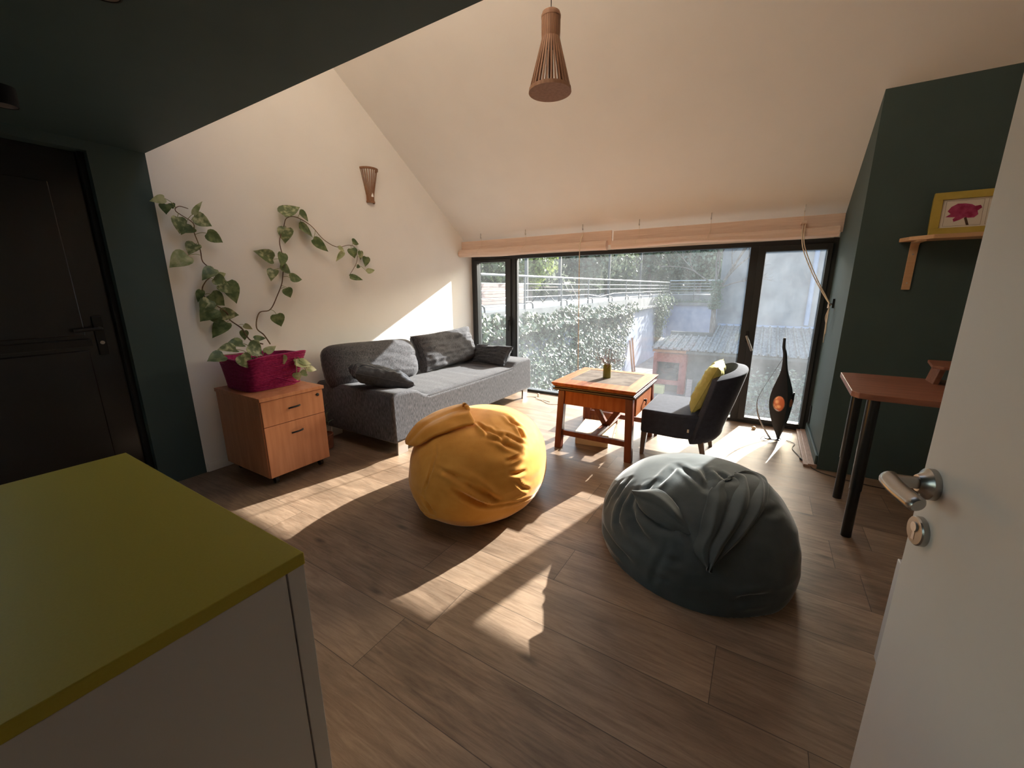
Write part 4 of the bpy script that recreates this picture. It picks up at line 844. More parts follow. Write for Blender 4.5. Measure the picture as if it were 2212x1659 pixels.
# ---- wall sconce of the same slats (half cone, wide side up)
ws = thing('wall_sconce', 'slatted wooden half-cone sconce high on the white wall', 'wall lamp', (XL, 3.165, 2.34))
wy, wz = 3.165, 2.338
wp = [(0.044, 0.0), (0.045, 0.07), (0.050, 0.10), (0.070, 0.20), (0.098, 0.33)]
for i in range(13):
    a = -PI/2+PI*i/12; er = Vector((math.cos(a)*0.95, math.sin(a), 0)); et = Vector((-math.sin(a), math.cos(a), 0)); vs_ = []
    for (r_, z_) in wp:
        c = Vector((XL, wy, wz+z_)); w2 = 0.0050
        vs_ += [c+er*(r_-0.003)-et*w2, c+er*(r_+0.001)-et*w2, c+er*(r_+0.001)+et*w2, c+er*(r_-0.003)+et*w2]
    vs_ = [Vector((max(p.x, XL), p.y, p.z)) for p in vs_]
    m = len(wp); fs = [(j*4+q, j*4+(q+1) % 4, (j+1)*4+(q+1) % 4, (j+1)*4+q) for j in range(m-1) for q in range(4)]+[(0, 1, 2, 3), (m*4-1, m*4-2, m*4-3, m*4-4)]
    MB().add(vs_, fs).build('slat', M_['lampwood'], ws)
for (r_, z_, nm) in ((0.100, 0.318, 'top_ring'), (0.046, 0.0, 'bottom_ring')):
    MB().lathe([(r_-0.012, 0.0), (r_+0.003, 0.0), (r_+0.005, 0.018), (r_-0.010, 0.018), (r_-0.012, 0.0)], (XL, wy, wz+z_), None, 24, -PI/2, PI/2).build(nm, M_['lampwood'], ws, smooth=True)
MB().box(XL, XL+0.012, wy-0.03, wy+0.03, wz+0.03, wz+0.24).build('back_plate', M_['white'], ws)
MB().cyl((XL+0.03, wy, wz+0.06), (XL+0.03, wy, wz+0.14), 0.018, n=16).build('lamp_holder', M_['white'], ws, smooth=True)

# ---- black surface spotlights under the green ceiling
M_['reflector'] = mat('spot_reflector', (0.55, 0.48, 0.44), 0.3, 0.5, metal=0.8)
for (x, y, lab) in ((-1.72, 0.562, 'black cylinder spotlight on the green ceiling cut by the top edge'), (-3.084, 0.57, 'black cylinder spotlight on the green ceiling cut by the left edge')):
    sp = thing('ceiling_spotlight', lab, 'spotlight', (x, y, ZG), 'ceiling spotlights')
    MB().lathe([(0.0, 0.0), (0.047, 0.0), (0.047, -0.080), (0.043, -0.080), (0.041, -0.062), (0.0, -0.062)], (x, y, ZG), None, 32).build('housing', M_['blackmat'], sp, smooth=True)
    MB().lathe([(0.0, -0.063), (0.040, -0.0635), (0.0415, -0.0785), (0.0, -0.070)], (x, y, ZG), None, 32).build('reflector', M_['reflector'], sp, smooth=True)

# ---- sculptural floor lamp
fl_ = thing('floor_lamp', 'sculptural black leaf-shaped floor lamp with amber glass orb by the balcony door', 'lamp', (0.245, 4.53, 0))
M_['amber'] = bpy.data.materials.new('amber_mosaic_glass'); nt, N, L = nodes(M_['amber'])
o_ = N('OutputMaterial'); b_ = N('BsdfPrincipled'); tc = N('TexCoord'); v_ = N('TexVoronoi'); v_.inputs['Scale'].default_value = 24; L(tc.outputs['Object'], v_.inputs['Vector'])
r_ = N('ValToRGB'); e = r_.color_ramp.elements; e[0].position = 0.15; e[0].color = (0.95, 0.70, 0.40, 1); e[1].position = 0.62; e[1].color = (0.60, 0.24, 0.13, 1); L(v_.outputs['Distance'], r_.inputs[0]); L(r_.outputs[0], b_.inputs['Base Color'])
b_.inputs['Roughness'].default_value = 0.15
td = N('BsdfTranslucent'); L(r_.outputs[0], td.inputs[0]); mx = N('MixShader'); mx.inputs[0].default_value = 0.4; L(b_.outputs[0], mx.inputs[1]); L(td.outputs[0], mx.inputs[2]); L(mx.outputs[0], o_.inputs[0])
M_['strip'] = mat('brushed_dark_steel', (0.34, 0.34, 0.35), 0.32, 0.5, metal=1.0)
spine = [(0.262, 4.52, 0.0, 0.006), (0.258, 4.525, 0.05, 0.022), (0.250, 4.53, 0.16, 0.058), (0.242, 4.53, 0.28, 0.084), (0.238, 4.53, 0.38, 0.092), (0.236, 4.53, 0.48, 0.080), (0.234, 4.53, 0.58, 0.053), (0.230, 4.53, 0.66, 0.030), (0.224, 4.53, 0.74, 0.019), (0.216, 4.53, 0.82, 0.015), (0.208, 4.53, 0.86, 0.013), (0.197, 4.53, 0.90, 0.011), (0.192, 4.53, 0.985, 0.009)]
SP = 26
sp_ = bez([Vector((p[0], p[1], p[2])) for p in spine], SP); sw = []
for i in range(len(sp_)):
    x = i/SP; k = min(int(x), len(spine)-2); t0 = x-k
    w0, w1, w2, w3 = spine[max(k-1, 0)][3], spine[k][3], spine[k+1][3], spine[min(k+2, len(spine)-1)][3]
    sw.append(0.5*(2*w1+(w2-w0)*t0+(2*w0-5*w1+4*w2-w3)*t0*t0+(3*w1-w0-3*w2+w3)*t0**3))
orb = Vector((0.236, 4.53, 0.362)); RO = 0.080
fwd = Vector((-0.10, -1.0, 0.0)).normalized(); rt = Vector((1.0, -0.10, 0)).normalized()
# folded black leaf: a broad front panel with an oval opening for the orb and a narrow fin turning back to the window
def fin(side):
    mb = MB(); nu = 70; fs = []; vs_ = []
    for i in range(len(sp_)):
        for j in range(nu+1):
            t = j/nu
            ridge = sp_[i]+fwd*sw[i]*0.55+rt*sw[i]*0.60
            edge = sp_[i]-rt*sw[i]*1.0+fwd*sw[i]*0.10 if side < 0 else sp_[i]+rt*sw[i]*1.0-fwd*sw[i]*0.55
            vs_.append(ridge.lerp(edge, t)+fwd*(0.12*sw[i]*math.sin(PI*t) if side < 0 else 0))
    for i in range(len(sp_)-1):
        for j in range(nu):
            d = (vs_[i*(nu+1)+j]+vs_[(i+1)*(nu+1)+j+1])/2-orb
            if side < 0 and ((d.dot(rt)+0.008)/0.046)**2+(d.z/0.074)**2 < 1: continue
            fs.append((i*(nu+1)+j, i*(nu+1)+j+1, (i+1)*(nu+1)+j+1, (i+1)*(nu+1)+j))
    return mb.add(vs_, fs)
ff = fin(-1); rim = []
for q in range(49):
    a = 2*PI*q/48; tx, tz = 0.046*math.cos(a)-0.008, 0.074*math.sin(a)
    p = min(ff.v, key=lambda p: ((Vector(p)-orb).dot(rt)-tx)**2+(p[2]-orb.z-tz)**2)
    rim.append(orb+rt*tx+Vector((0, 0, tz))+fwd*((Vector(p)-orb).dot(fwd)+0.001))
MB().tube(rim, 0.0034, 8, cap=False).build('orb_rim', M_['amber'], fl_, smooth=True)
ff.build('leaf_body', M_['lampblack'], fl_, smooth=True, solid=0.004)
fin(1).build('leaf_fin', M_['lampblack'], fl_, smooth=True, solid=0.004)
ob_ = MB().lathe([(RO*0.78*math.sin(PI*i/20), -RO*1.02*math.cos(PI*i/20)) for i in range(21)], orb+rt*0.004-fwd*0.010, None, 32)
ob_.lathe([(0.038*math.sin(PI*i/12), -0.050*math.cos(PI*i/12)) for i in range(13)], orb+rt*0.062-fwd*0.022+Vector((0, 0, 0.006)), None, 20)
ob_.build('glass_orb', M_['amber'], fl_, smooth=True)
arc = bez([(0.206, 4.53, 0.80), (0.175, 4.535, 0.72), (0.118, 4.54, 0.58), (0.062, 4.54, 0.43), (0.046, 4.54, 0.33), (0.072, 4.53, 0.21), (0.130, 4.51, 0.10), (0.190, 4.49, 0.015), (0.205, 4.485, 0.002)], 7)
vs_ = []
for i, p in enumerate(arc):
    t = i/(len(arc)-1); w2 = lerp(0.003, 0.011, sst(0.2, 0.75, t)); dr_ = (0.3*rt+fwd*1.0).normalized() if t < 0.5 else (rt*0.9+fwd*0.45).normalized()
    dr_ = (rt*lerp(0.05, 0.9, sst(0.35, 0.7, t))+fwd*lerp(1.0, 0.5, sst(0.35, 0.7, t))).normalized()
    vs_ += [p-dr_*w2, p+dr_*w2]
MB().add(vs_, [(2*i, 2*i+1, 2*i+3, 2*i+2) for i in range(len(arc)-1)]).build('arched_strip', M_['strip'], fl_, smooth=True, solid=0.003)
MB().box(0.150, 0.275, 4.475, 4.535, 0.0, 0.006).build('foot_plate', M_['lampblack'], fl_, bevel=0.002)
MB().cyl((0.335, 4.57, 0.37), (0.335, 4.57, 0.47), 0.007, n=10).build('lamp_switch', M_['plastic'], fl_, smooth=True)
cb = MB(); z = 0.006
cb.tube(bez([(0.268, 4.535, z), (0.29, 4.50, z), (0.27, 4.43, z), (0.20, 4.36, z), (0.14, 4.40, z), (0.12, 4.47, z), (0.17, 4.55, z), (0.28, 4.545, z), (0.341, 4.497, z), (0.39, 4.444, z), (0.371, 4.34, z), (0.371, 4.264, z), (0.40, 4.148, z), (0.425, 4.04, z)], 6), 0.003, 6)
cb.tube(bez([(0.445, 3.99, z), (0.47, 3.92, 0.012), (0.49, 3.87, z), (0.56, 3.80, z), (0.75, 3.74, z), (1.0, 3.72, z)], 6), 0.003, 6)
cab_ = cb.build('lamp_cable', M_['plastic'], fl_, smooth=True)
MB().beam((0.418, 4.055, 0.011), (0.452, 3.982, 0.011), 0.028, 0.020).build('cable_switch', M_['plastic'], cab_, bevel=0.005)

# ---- desk by the pier, riser shelf, wall shelf with picture
dk = thing('standing_desk', 'red-brown wooden high desk on black legs before the green wall', 'desk', (1.2, 3.15, 0))
MB().prism([(0.495, 3.475), (0.472, 2.875), (0.500, 2.825), (0.575, 2.805), (1.85, 2.78), (1.85, 3.49), (0.56, 3.49)], 'z', 0.848, 0.880).build('desktop', M_['walnut'], dk, bevel=0.003)
for (x, y, nb) in ((0.572, 2.865, 0), (0.592, 3.405, 1), (1.75, 2.865, 0), (1.75, 3.405, 1)):
    lg = MB().cyl((x, y, 0.0), (x, y, 0.30), 0.026, n=20).cyl((x, y, 0.30), (x, y, 0.845), 0.0295, n=20)
    lg.build('leg', M_['blackpaint'], dk, smooth=True)
ri = thing('desk_riser', 'small red-brown riser shelf standing on the high desk', 'shelf', (1.3, 3.36, 0.88))
MB().prism([(0.905, 3.47), (0.865, 3.22), (0.905, 3.19), (1.70, 3.18), (1.70, 3.48)], 'z', 0.985, 1.003).build('board', M_['walnut'], ri, bevel=0.003)
MB().hexa([(0.905, 3.30, 0.88), (0.93, 3.30, 0.88), (0.93, 3.44, 0.88), (0.905, 3.44, 0.88)], [(0.925, 3.30, 0.985), (0.95, 3.30, 0.985), (0.95, 3.44, 0.985), (0.925, 3.44, 0.985)]).build('support', M_['walnut'], ri, bevel=0.002)
MB().box(1.60, 1.63, 3.30, 3.44, 0.88, 0.985).build('support', M_['walnut'], ri, bevel=0.002)
sh = thing('wall_shelf', 'light beech wall shelf with chamfered end on the green wall', 'shelf', (1.3, 3.9, 1.75))
MB().prism([(0.735, 3.90), (0.765, 3.79), (0.86, 3.70), (2.2, 3.70), (2.2, 3.90)], 'z', 1.742, 1.768).build('board', M_['shelf'], sh, bevel=0.004)
bm_ = MB(); bm_.tube(bez([(0.818, 3.893, 1.43), (0.818, 3.893, 1.60), (0.818, 3.891, 1.70), (0.818, 3.875, 1.728), (0.818, 3.83, 1.736), (0.818, 3.77, 1.737)], 5), 0.02, 4, flat=0.28)
bk_ = MB().box(0.797, 0.841, 3.888, 3.899, 1.425, 1.715); bk_.box(0.797, 0.841, 3.74, 3.88, 1.731, 1.742)
bk_.prism([(3.899, 1.705), (3.888, 1.705), (3.884, 1.720), (3.872, 1.7315), (3.872, 1.742), (3.890, 1.742), (3.899, 1.735)], 'x', 0.797, 0.841)
br_ = bk_.build('bracket', M_['shelf'], sh, bevel=0.002)
for zz in (1.47, 1.66): MB().lathe([(0, 0), (0.005, 0), (0.004, 0.0025), (0, 0.003)], (0.819, 3.888, zz), (0, -1, 0), 10).build('screw', M_['chrome'], br_)
bk2 = MB().box(1.90, 1.944, 3.888, 3.899, 1.425, 1.742); bk2.box(1.90, 1.944, 3.74, 3.888, 1.731, 1.742); bk2.build('bracket', M_['shelf'], sh, bevel=0.002)

pf = thing('framed_picture', 'yellow framed print of red flowers standing on the wall shelf', 'picture', (1.22, 3.86, 1.768))
A = Matrix.Rotation(R(-7), 3, 'X')
def pp(x, z, d=0.0):
    v = A @ Vector((0, -d, z)); return Vector((x, 3.855+v.y, 1.769+v.z))
def pbox(mb, x0, x1, z0, z1, d0, d1): return mb.hexa([pp(x0, z0, d1), pp(x1, z0, d1), pp(x1, z0, d0), pp(x0, z0, d0)], [pp(x0, z1, d1), pp(x1, z1, d1), pp(x1, z1, d0), pp(x0, z1, d0)])
px0, px1, pz1 = 0.862, 1.62, 0.268
q = MB(); pbox(q, px0, px1, 0, 0.045, 0.0, 0.016); pbox(q, px0, px1, pz1-0.045, pz1, 0, 0.016); pbox(q, px0, px0+0.045, 0.045, pz1-0.045, 0, 0.016); pbox(q, px1-0.045, px1, 0.045, pz1-0.045, 0, 0.016)
q.build('frame', M_['framegold'], pf, bevel=0.003)
pr_ = pbox(MB(), px0+0.04, px1-0.04, 0.04, pz1-0.04, 0.0, 0.006).build('print', M_['paper'], pf)
def flat(mb, pts, d=0.0075):
    return mb.add([pp(x, z, d) for (x, z) in pts], [tuple(range(len(pts)))])
for k, x0 in enumerate((0.925, 1.115, 1.305)):
    x1 = x0+0.172; z0, z1 = 0.056, 0.212; ln = MB()
    for (a0, b0, a1, b1) in ((x0, z0, x1, z0+0.0014), (x0, z1-0.0014, x1, z1), (x0, z0, x0+0.0014, z1), (x1-0.0014, z0, x1, z1)): pbox(ln, a0, a1, b0, b1, 0.005, 0.0066)
    ln.build('panel_line', M_['ink'], pr_)
    if k == 0:
        fl2 = MB(); cx, cz = x0+0.088, 0.142
        outl = [(-0.082, -0.028), (-0.060, -0.010), (-0.076, 0.008), (-0.062, 0.034), (-0.034, 0.052), (0.0, 0.050), (0.030, 0.042), (0.046, 0.030), (0.070, 0.034), (0.078, 0.018), (0.060, 0.000), (0.066, -0.022), (0.050, -0.040), (0.022, -0.040), (0.006, -0.036), (-0.014, -0.050), (-0.040, -0.060), (-0.046, -0.044), (-0.036, -0.032), (-0.058, -0.030)]
        flat(fl2, [(cx+a, cz+b) for a, b in outl], 0.0072); fl2.build('flower_print', M_['petal'], pr_)
        flat(MB(), [(cx+0.004, cz-0.038), (cx+0.016, cz-0.036), (cx+0.032, z0+0.002), (cx+0.020, z0+0.002)], 0.0076).build('stalk_print', M_['stemink'], pr_)
    else:
        fl2 = MB(); cx, cz = x0+0.07, 0.150
        flat(fl2, [(cx, cz-0.030), (cx-0.026, cz-0.004), (cx-0.058, cz+0.044), (cx-0.030, cz+0.040), (cx-0.010, cz+0.010)])
        flat(fl2, [(cx, cz-0.030), (cx-0.004, cz+0.012), (cx+0.016, cz+0.050), (cx+0.030, cz+0.016), (cx+0.020, cz-0.016)])
        flat(fl2, [(cx+0.004, cz-0.030), (cx+0.030, cz-0.006), (cx+0.070, cz+0.030), (cx+0.064, cz-0.004), (cx+0.030, cz-0.030)])
        fl2.build('flower_print', M_['petal2'], pr_)
        flat(MB(), [(cx-0.004, cz-0.028), (cx+0.008, cz-0.028), (cx-0.034, z0+0.002), (cx-0.052, z0+0.002)], 0.0077).build('stalk_print', M_['stemink'], pr_)

# ---- small things on the floor
z = 0.004
wc = thing('white_cable', 'thin white cable lying on the floor by the sofa leg at the window', 'cable', (-2.36, 4.60, 0))
MB().tube(bez([(-2.63, 4.64, z), (-2.572, 4.675, z), (-2.501, 4.684, z), (-2.44, 4.62, z), (-2.361, 4.577, z), (-2.218, 4.482, z), (-2.129, 4.506, z), (-2.02, 4.56, z), (-1.96, 4.66, z)], 6), 0.003, 6).build('cable', M_['whitecable'], wc, smooth=True)
MB().tube(bez([(-2.50, 4.686, z), (-2.47, 4.63, z+0.004), (-2.40, 4.585, z+0.004), (-2.33, 4.60, z), (-2.24, 4.57, z)], 5), 0.003, 6).build('cable', M_['whitecable'], wc, smooth=True)
MB().box(-2.515, -2.493, 4.735, 4.76, 0.0, 0.042).build('plug', M_['whitecable'], wc, bevel=0.004)
ck = MB().lathe([(0, 0), (0.017, 0.0), (0.020, 0.010), (0.019, 0.022), (0.012, 0.030), (0, 0.032)], (0.051, 4.732, 0.0), None, 18).build('wood_knob', M_['palewood'], None, smooth=True, loc=(0.051, 4.732, 0))
tag(ck, 'small round wooden knob on the floor beside the balcony door', 'knob')
tp = thing('ribbed_pot', 'ribbed terracotta pot on the floor between cabinet and sofa', 'plant pot', (-3.36, 2.10, 0))
MB().lathe([(0.0, 0.0), (0.070, 0.0)]+[(0.072+0.012*i/24+0.0025*(i % 2), 0.006+0.132*i/24) for i in range(25)]+[(0.078, 0.14), (0.072, 0.12), (0.0, 0.12)], (-3.36, 2.10, 0), None, 40).build('pot', M_['terracotta'], tp, smooth=False)
M_['darkleaf'] = mat('dark_glossy_leaf', (0.012, 0.030, 0.012), 0.4, 0.4, col2=(0.02, 0.045, 0.018), scale=20)
rp = thing('potted_plant', 'small dark leafy plant growing in the ribbed terracotta pot', 'plant', (-3.36, 2.10, 0.12))
rnd = random.Random(5); q = MB(); s = MB()
for i in range(22):
    a = rnd.uniform(0, 2*PI); b0 = Vector((-3.36, 2.10, 0.122)); r_ = rnd.uniform(0.03, 0.09); t0 = b0+Vector((math.cos(a)*r_*0.6, math.sin(a)*r_*0.6, rnd.uniform(0.08, 0.28)))
    s.tube([b0+Vector((math.cos(a)*0.02, math.sin(a)*0.02, 0)), t0], 0.002, 5)
    leaf(q, t0, t0+Vector((math.cos(a)*0.05, math.sin(a)*0.05, rnd.uniform(-0.01, 0.04))), 0.035, (0, 0, 1), 0.2, 0.2)
s.build('stems', M_['stem'], rp); q.build('foliage', M_['darkleaf'], rp, smooth=True, fix=False)
lc = thing('low_white_cabinet', 'low white cabinet end with a plinth half hidden behind the open door', 'cabinet', (0.85, 1.55, 0))
MB().box(0.512, 1.15, 1.30, 1.80, 0.07, 0.50).build('body', M_['cabwhite'], lc, bevel=0.003)
MB().box(0.520, 1.15, 1.31, 1.79, 0.0, 0.07).build('plinth', M_['cabwhite'], lc, bevel=0.002)

# ================================================================== outside
GZ = -2.9
M_['concrete'] = mat('grey_concrete', (0.13, 0.134, 0.134), 0.85, 0.2, col2=(0.19, 0.194, 0.19), scale=2.5, detail=8)
M_['paving'] = mat('courtyard_paving', (0.16, 0.15, 0.145), 0.85, 0.2, col2=(0.22, 0.21, 0.20), scale=5)
M_['bluewash'] = mat('pale_blue_render', (0.21, 0.24, 0.325), 0.85, 0.2, col2=(0.25, 0.28, 0.36), scale=3, detail=6)
M_['building'] = mat('lavender_grey_render', (0.15, 0.148, 0.155), 0.9, 0.15, col2=(0.23, 0.225, 0.23), scale=1.3, detail=8)
M_['galv'] = mat('galvanised_steel', (0.42, 0.43, 0.43), 0.4, 0.5, metal=0.6)
M_['postgrey'] = mat('grey_painted_post', (0.06, 0.065, 0.068), 0.5, 0.4)
M_['roofsheet'] = mat('weathered_fibre_cement', (0.10, 0.102, 0.096), 0.85, 0.2, col2=(0.18, 0.183, 0.175), scale=6, stretch=(3, 0.6, 1), detail=7)
M_['brickred'] = mat('red_painted_masonry', (0.26, 0.060, 0.052), 0.75, 0.2, col2=(0.32, 0.090, 0.078), scale=10)
M_['soot'] = mat('dark_grill_iron', (0.03, 0.035, 0.035), 0.7, 0.3)
M_['orangewood'] = mat('orange_timber', (0.30, 0.11, 0.05), 0.6, 0.3, col2=(0.38, 0.16, 0.075), scale=6)
M_['yellowbox'] = mat('pale_yellow_block', (0.55, 0.50, 0.24), 0.7, 0.2)
M_['shedwall'] = mat('grey_shed_boards', (0.075, 0.08, 0.078), 0.8, 0.2, col2=(0.10, 0.105, 0.102), scale=5)
M_['bark'] = mat('grey_bark', (0.13, 0.105, 0.09), 0.9, 0.1, col2=(0.22, 0.185, 0.165), scale=14, stretch=(1, 1, 0.3))
M_['boards'] = mat('pinkish_sunlit_boards', (0.28, 0.205, 0.18), 0.7, 0.2, col2=(0.35, 0.265, 0.24), scale=5, stretch=(1, 0.6, 6))
M_['hill'] = mat('wooded_hillside', (0.045, 0.060, 0.030), 0.95, 0.1, col2=(0.11, 0.13, 0.075), scale=1.6, detail=10)
M_['ivy'] = mat('glossy_ivy', (0.030, 0.055, 0.024), 0.34, 0.5, col2=(0.10, 0.135, 0.068), scale=3.5, detail=6, trans=0.12)
M_['tree1'] = mat('dark_tree_leaf', (0.035, 0.060, 0.028), 0.45, 0.4, col2=(0.10, 0.13, 0.06), scale=2.5, detail=5, trans=0.2)
M_['tree2'] = mat('lime_tree_leaf', (0.10, 0.15, 0.04), 0.45, 0.4, col2=(0.26, 0.32, 0.10), scale=2.5, detail=5, trans=0.35)
M_['tree3'] = mat('grey_green_leaf', (0.075, 0.10, 0.065), 0.5, 0.3, col2=(0.16, 0.19, 0.13), scale=2.5, detail=5, trans=0.25)

struct(MB().box(-16, 14, 5.2, 45, GZ-0.3, GZ).build('courtyard_ground', M_['paving']))
# wall of the own house below and beside the window (outer skin)
struct(MB().box(-8.0, 6.0, 4.99, 5.18, GZ, -0.03).build('house_wall', M_['concrete']))
# retaining wall with terrace
XW = -5.8
struct(MB().box(XW-9, XW, 6.0, 30.4, GZ, 0.30).build('retaining_wall', M_['bluewash']))
struct(MB().box(XW-9, XW+0.22, 6.0, 30.4, 0.30, 0.40).build('wall_ledge', M_['concrete']))
struct(MB().box(XW-9, XW, 6.0, 45, 0.40, 0.86).build('terrace_slab', M_['concrete']))
struct(MB().box(XW, -2.62, 30.4, 45, GZ, 0.24).build('end_wall', M_['bluewash']))
struct(MB().box(XW, -2.62, 30.25, 45, 0.24, 0.42).build('end_wall_ledge', M_['concrete']))
struct(MB().box(XW, -2.62, 30.6, 45, 0.42, 0.95).build('end_terrace_slab', M_['concrete']))

rail_posts = [7.7, 10.15, 12.6, 15.04, 17.49, 20.0, 22.45, 24.95, 27.5, 30.42]
def railing(name, label, P, along, y0, y1, loc, extra):
    r_ = thing(name, label, 'railing', loc, 'terrace railings')
    for k, z in enumerate((1.775, 1.565, 1.385, 1.195, 1.0)):
        rad = 0.030 if k == 0 else 0.0115
        a = P(y0, z); b = P(y1, z); pts = [a, b]
        if k == 3 and along == 'y': pts = [P(y0, z), P(15.0, z), P(16.4, z-0.095), P(18.2, z+0.01), P(y1, z)]
        MB().tube(pts, rad, 10).build('top_rail' if k == 0 else 'rail', M_['galv'], r_, smooth=True)
    for y in extra:
        a = P(y, 0.55 if along == 'y' else 0.42); b = P(y, 1.765)
        MB().beam(a, b, 0.045, 0.045, (1, 0, 0) if along == 'y' else (0, 1, 0)).build('post', M_['postgrey'], r_)
        if along == 'y':
            hk = bez([P(y, 1.06), P(y+0.25, 1.06), P(y+0.42, 1.02), P(y+0.48, 0.90), P(y+0.48, 0.45)], 5)
            MB().tube(hk, 0.022, 8).build('hooked_bar', M_['postgrey'], r_, smooth=True)
    return r_
railing('railing', 'galvanised terrace railing running away above the ivy wall', lambda y, z: (XW-0.02, y, z), 'y', 6.1, 30.42, (XW, 18, 0.5), rail_posts)
railing('railing', 'shaded railing across the far end of the terrace above the blue wall', lambda x, z: (x, 30.45, z+0.11), 'x', XW, -2.72, (-4.2, 30.45, 0.42), [-5.78, -4.22, -2.75])

# ---- ivy
def leaf_quad(mb, p, n, s, roll):
    n = Vector(n).normalized(); a = n.orthogonal().normalized(); b = n.cross(a)
    u = a*math.cos(roll)+b*math.sin(roll); v = n.cross(u)
    mb.v += [tuple(p-u*s*0.5), tuple(p+v*s*0.42+n*s*0.12), tuple(p+u*s*0.62), tuple(p-v*s*0.42+n*s*0.12)]
    k = len(mb.v)-4; mb.f += [[k, k+1, k+2], [k, k+2, k+3]]; mb.mi += [0, 0]
rnd = random.Random(11); iv = MB()
while len(iv.v) < 4*15000:
    y = rnd.uniform(6.2, 22.6); z = rnd.uniform(GZ, 1.0)
    topz = 0.84+0.28*nz((0, y*0.9, 0), 1, 2)+0.10*nz((0, y*3, 0), 1, 5)-0.020*(y-10)
    if z > topz: continue
    lim = 20.6+0.9*nz((0, z*1.1, 4), 1, 1)+(z+1.0)*0.55
    if y > lim: continue
    if y > lim-2.2 and rnd.random() < 0.55: continue
    bulge = 0.10+0.16*max(0, nz((0, y*1.3, z*1.3), 1, 8))+(0.12 if z > topz-0.4 else 0)
    dens = nz((0, y*0.8, z*0.9), 1.2, 3)
    if dens < -0.25 and rnd.random() < 0.6: continue
    p = Vector((XW+0.03+rnd.random()*bulge+(0.2 if z < 0.45 and z > 0.25 else 0.0), y, z))
    leaf_quad(iv, p, (1.0, rnd.uniform(-.7, .7), rnd.uniform(-0.3, 1.3)), rnd.uniform(0.09, 0.19), rnd.uniform(0, 6.28))
tag(iv.build('ivy', M_['ivy'], None, fix=False), 'dense sunlit ivy covering the long retaining wall below the railing', 'ivy', None, 'stuff')
iv = MB()
for i in range(1500):
    t = rnd.random(); y = 27.2+rnd.gauss(0, 0.9)*(1.2-t); z = 0.75-2.9*t**1.4+rnd.gauss(0, 0.2)
    leaf_quad(iv, Vector((XW+0.1+abs(rnd.gauss(0, 0.35))*(1.1-t), y, z)), (1, rnd.uniform(-1, 1), rnd.uniform(-.3, 1)), rnd.uniform(0.10, 0.2), rnd.uniform(0, 6.28))
for i in range(500):
    x = rnd.uniform(-5.6, -2.7); z = 0.38+abs(rnd.gauss(0, 0.10))
    leaf_quad(iv, Vector((x, 30.3+rnd.random()*0.2, z)), (0, -1, 0.6), rnd.uniform(0.07, 0.13), rnd.uniform(0, 6.28))
tag(iv.build('hanging_ivy', M_['tree3'], None, fix=False), 'shaded ivy clump hanging over the pale blue wall', 'ivy', None, 'stuff')

# ---- trees
def cloud(mb, c, rad, n, size, rnd, seed):
    c = Vector(c); k = 0
    while k < n:
        d = Vector((rnd.gauss(0, 1), rnd.gauss(0, 1), rnd.gauss(0, 1))); d.normalize()
        r_ = rnd.random()**0.45*(1+0.35*nz(d, 2.0, seed))
        p = c+Vector((d.x*rad[0], d.y*rad[1], d.z*rad[2]))*r_
        leaf_quad(mb, p, (d.x+rnd.uniform(-.7, .7), d.y+rnd.uniform(-.7, .7), d.z+rnd.uniform(-.3, .9)), size*rnd.uniform(0.6, 1.3), rnd.uniform(0, 6.28)); k += 1
def tree(label, x, y, z0, h, r_, m, n, size, seed, group):
    rnd = random.Random(seed); t = thing('tree', label, 'tree', (x, y, z0), group)
    top = Vector((x+rnd.uniform(-.4, .4), y+rnd.uniform(-.4, .4), z0+h*0.75)); tr = MB()
    tr.tube(bez([(x, y, z0-0.1), (x+rnd.uniform(-.15, .15), y, z0+h*0.35), top], 6), [0.16]*5+[0.12]*5+[0.07]*3, 8)
    for i in range(7):
        a = rnd.uniform(0, 6.28); s = Vector((x, y, z0+h*rnd.uniform(0.25, 0.6)))
        tr.tube(bez([s, s+Vector((math.cos(a)*r_*0.4, math.sin(a)*r_*0.4, h*0.12)), s+Vector((math.cos(a)*r_*0.8, math.sin(a)*r_*0.8, h*0.25))], 4), 0.035, 6)
    tr.build('trunk', M_['bark'], t, smooth=True)
    q = MB(); nb = 6
    for i in range(nb):
        a = rnd.uniform(0, 6.28); rr = r_*0.55*rnd.random()**0.5
        cloud(q, (x+math.cos(a)*rr, y+math.sin(a)*rr, z0+h*rnd.uniform(0.30, 0.80)), (r_*0.62, r_*0.62, h*0.30), n//nb, size, rnd, seed+i)
    q.build('foliage', m, t, fix=False)
T1 = 'dense dark tree behind the left terrace'; T2 = 'dark tree at the far end beyond the terrace railing'
G1 = 'trees behind the terrace'
for i, (x, y, h, r_, mk, lab, sz) in enumerate([
    (-9.8, 13.0, 4.6, 2.2, 'tree1', 'dark glossy tree seen through the narrow left casement', 0.17),
    (-9.6, 17.2, 3.6, 1.5, 'tree2', 'lime green young tree lit by the sun behind the railing', 0.17),
    (-11.3, 20.0, 6.0, 2.6, 'tree1', 'large glossy-leaved tree right of the lime green one', 0.22),
    (-9.6, 24.6, 5.4, 2.6, 'tree3', 'grey green tree behind the middle of the long railing', 0.22),
    (-10.2, 30.0, 6.2, 3.0, 'tree1', 'dark tree behind the far part of the long railing', 0.24),
    (-8.6, 36.5, 6.6, 3.2, 'tree3', 'hazy tree behind the corner where the railings meet', 0.26),
    (-4.9, 38.0, 6.6, 3.0, 'tree3', 'hazy tree behind the far end railing beside the bare tree', 0.26)]):
    tree(lab, x, y, 0.86 if y < 30.5 else 0.9, h, r_, M_[mk], 3800, sz, 40+i, G1)
hg = MB(); hg2 = MB(); rnd = random.Random(77)
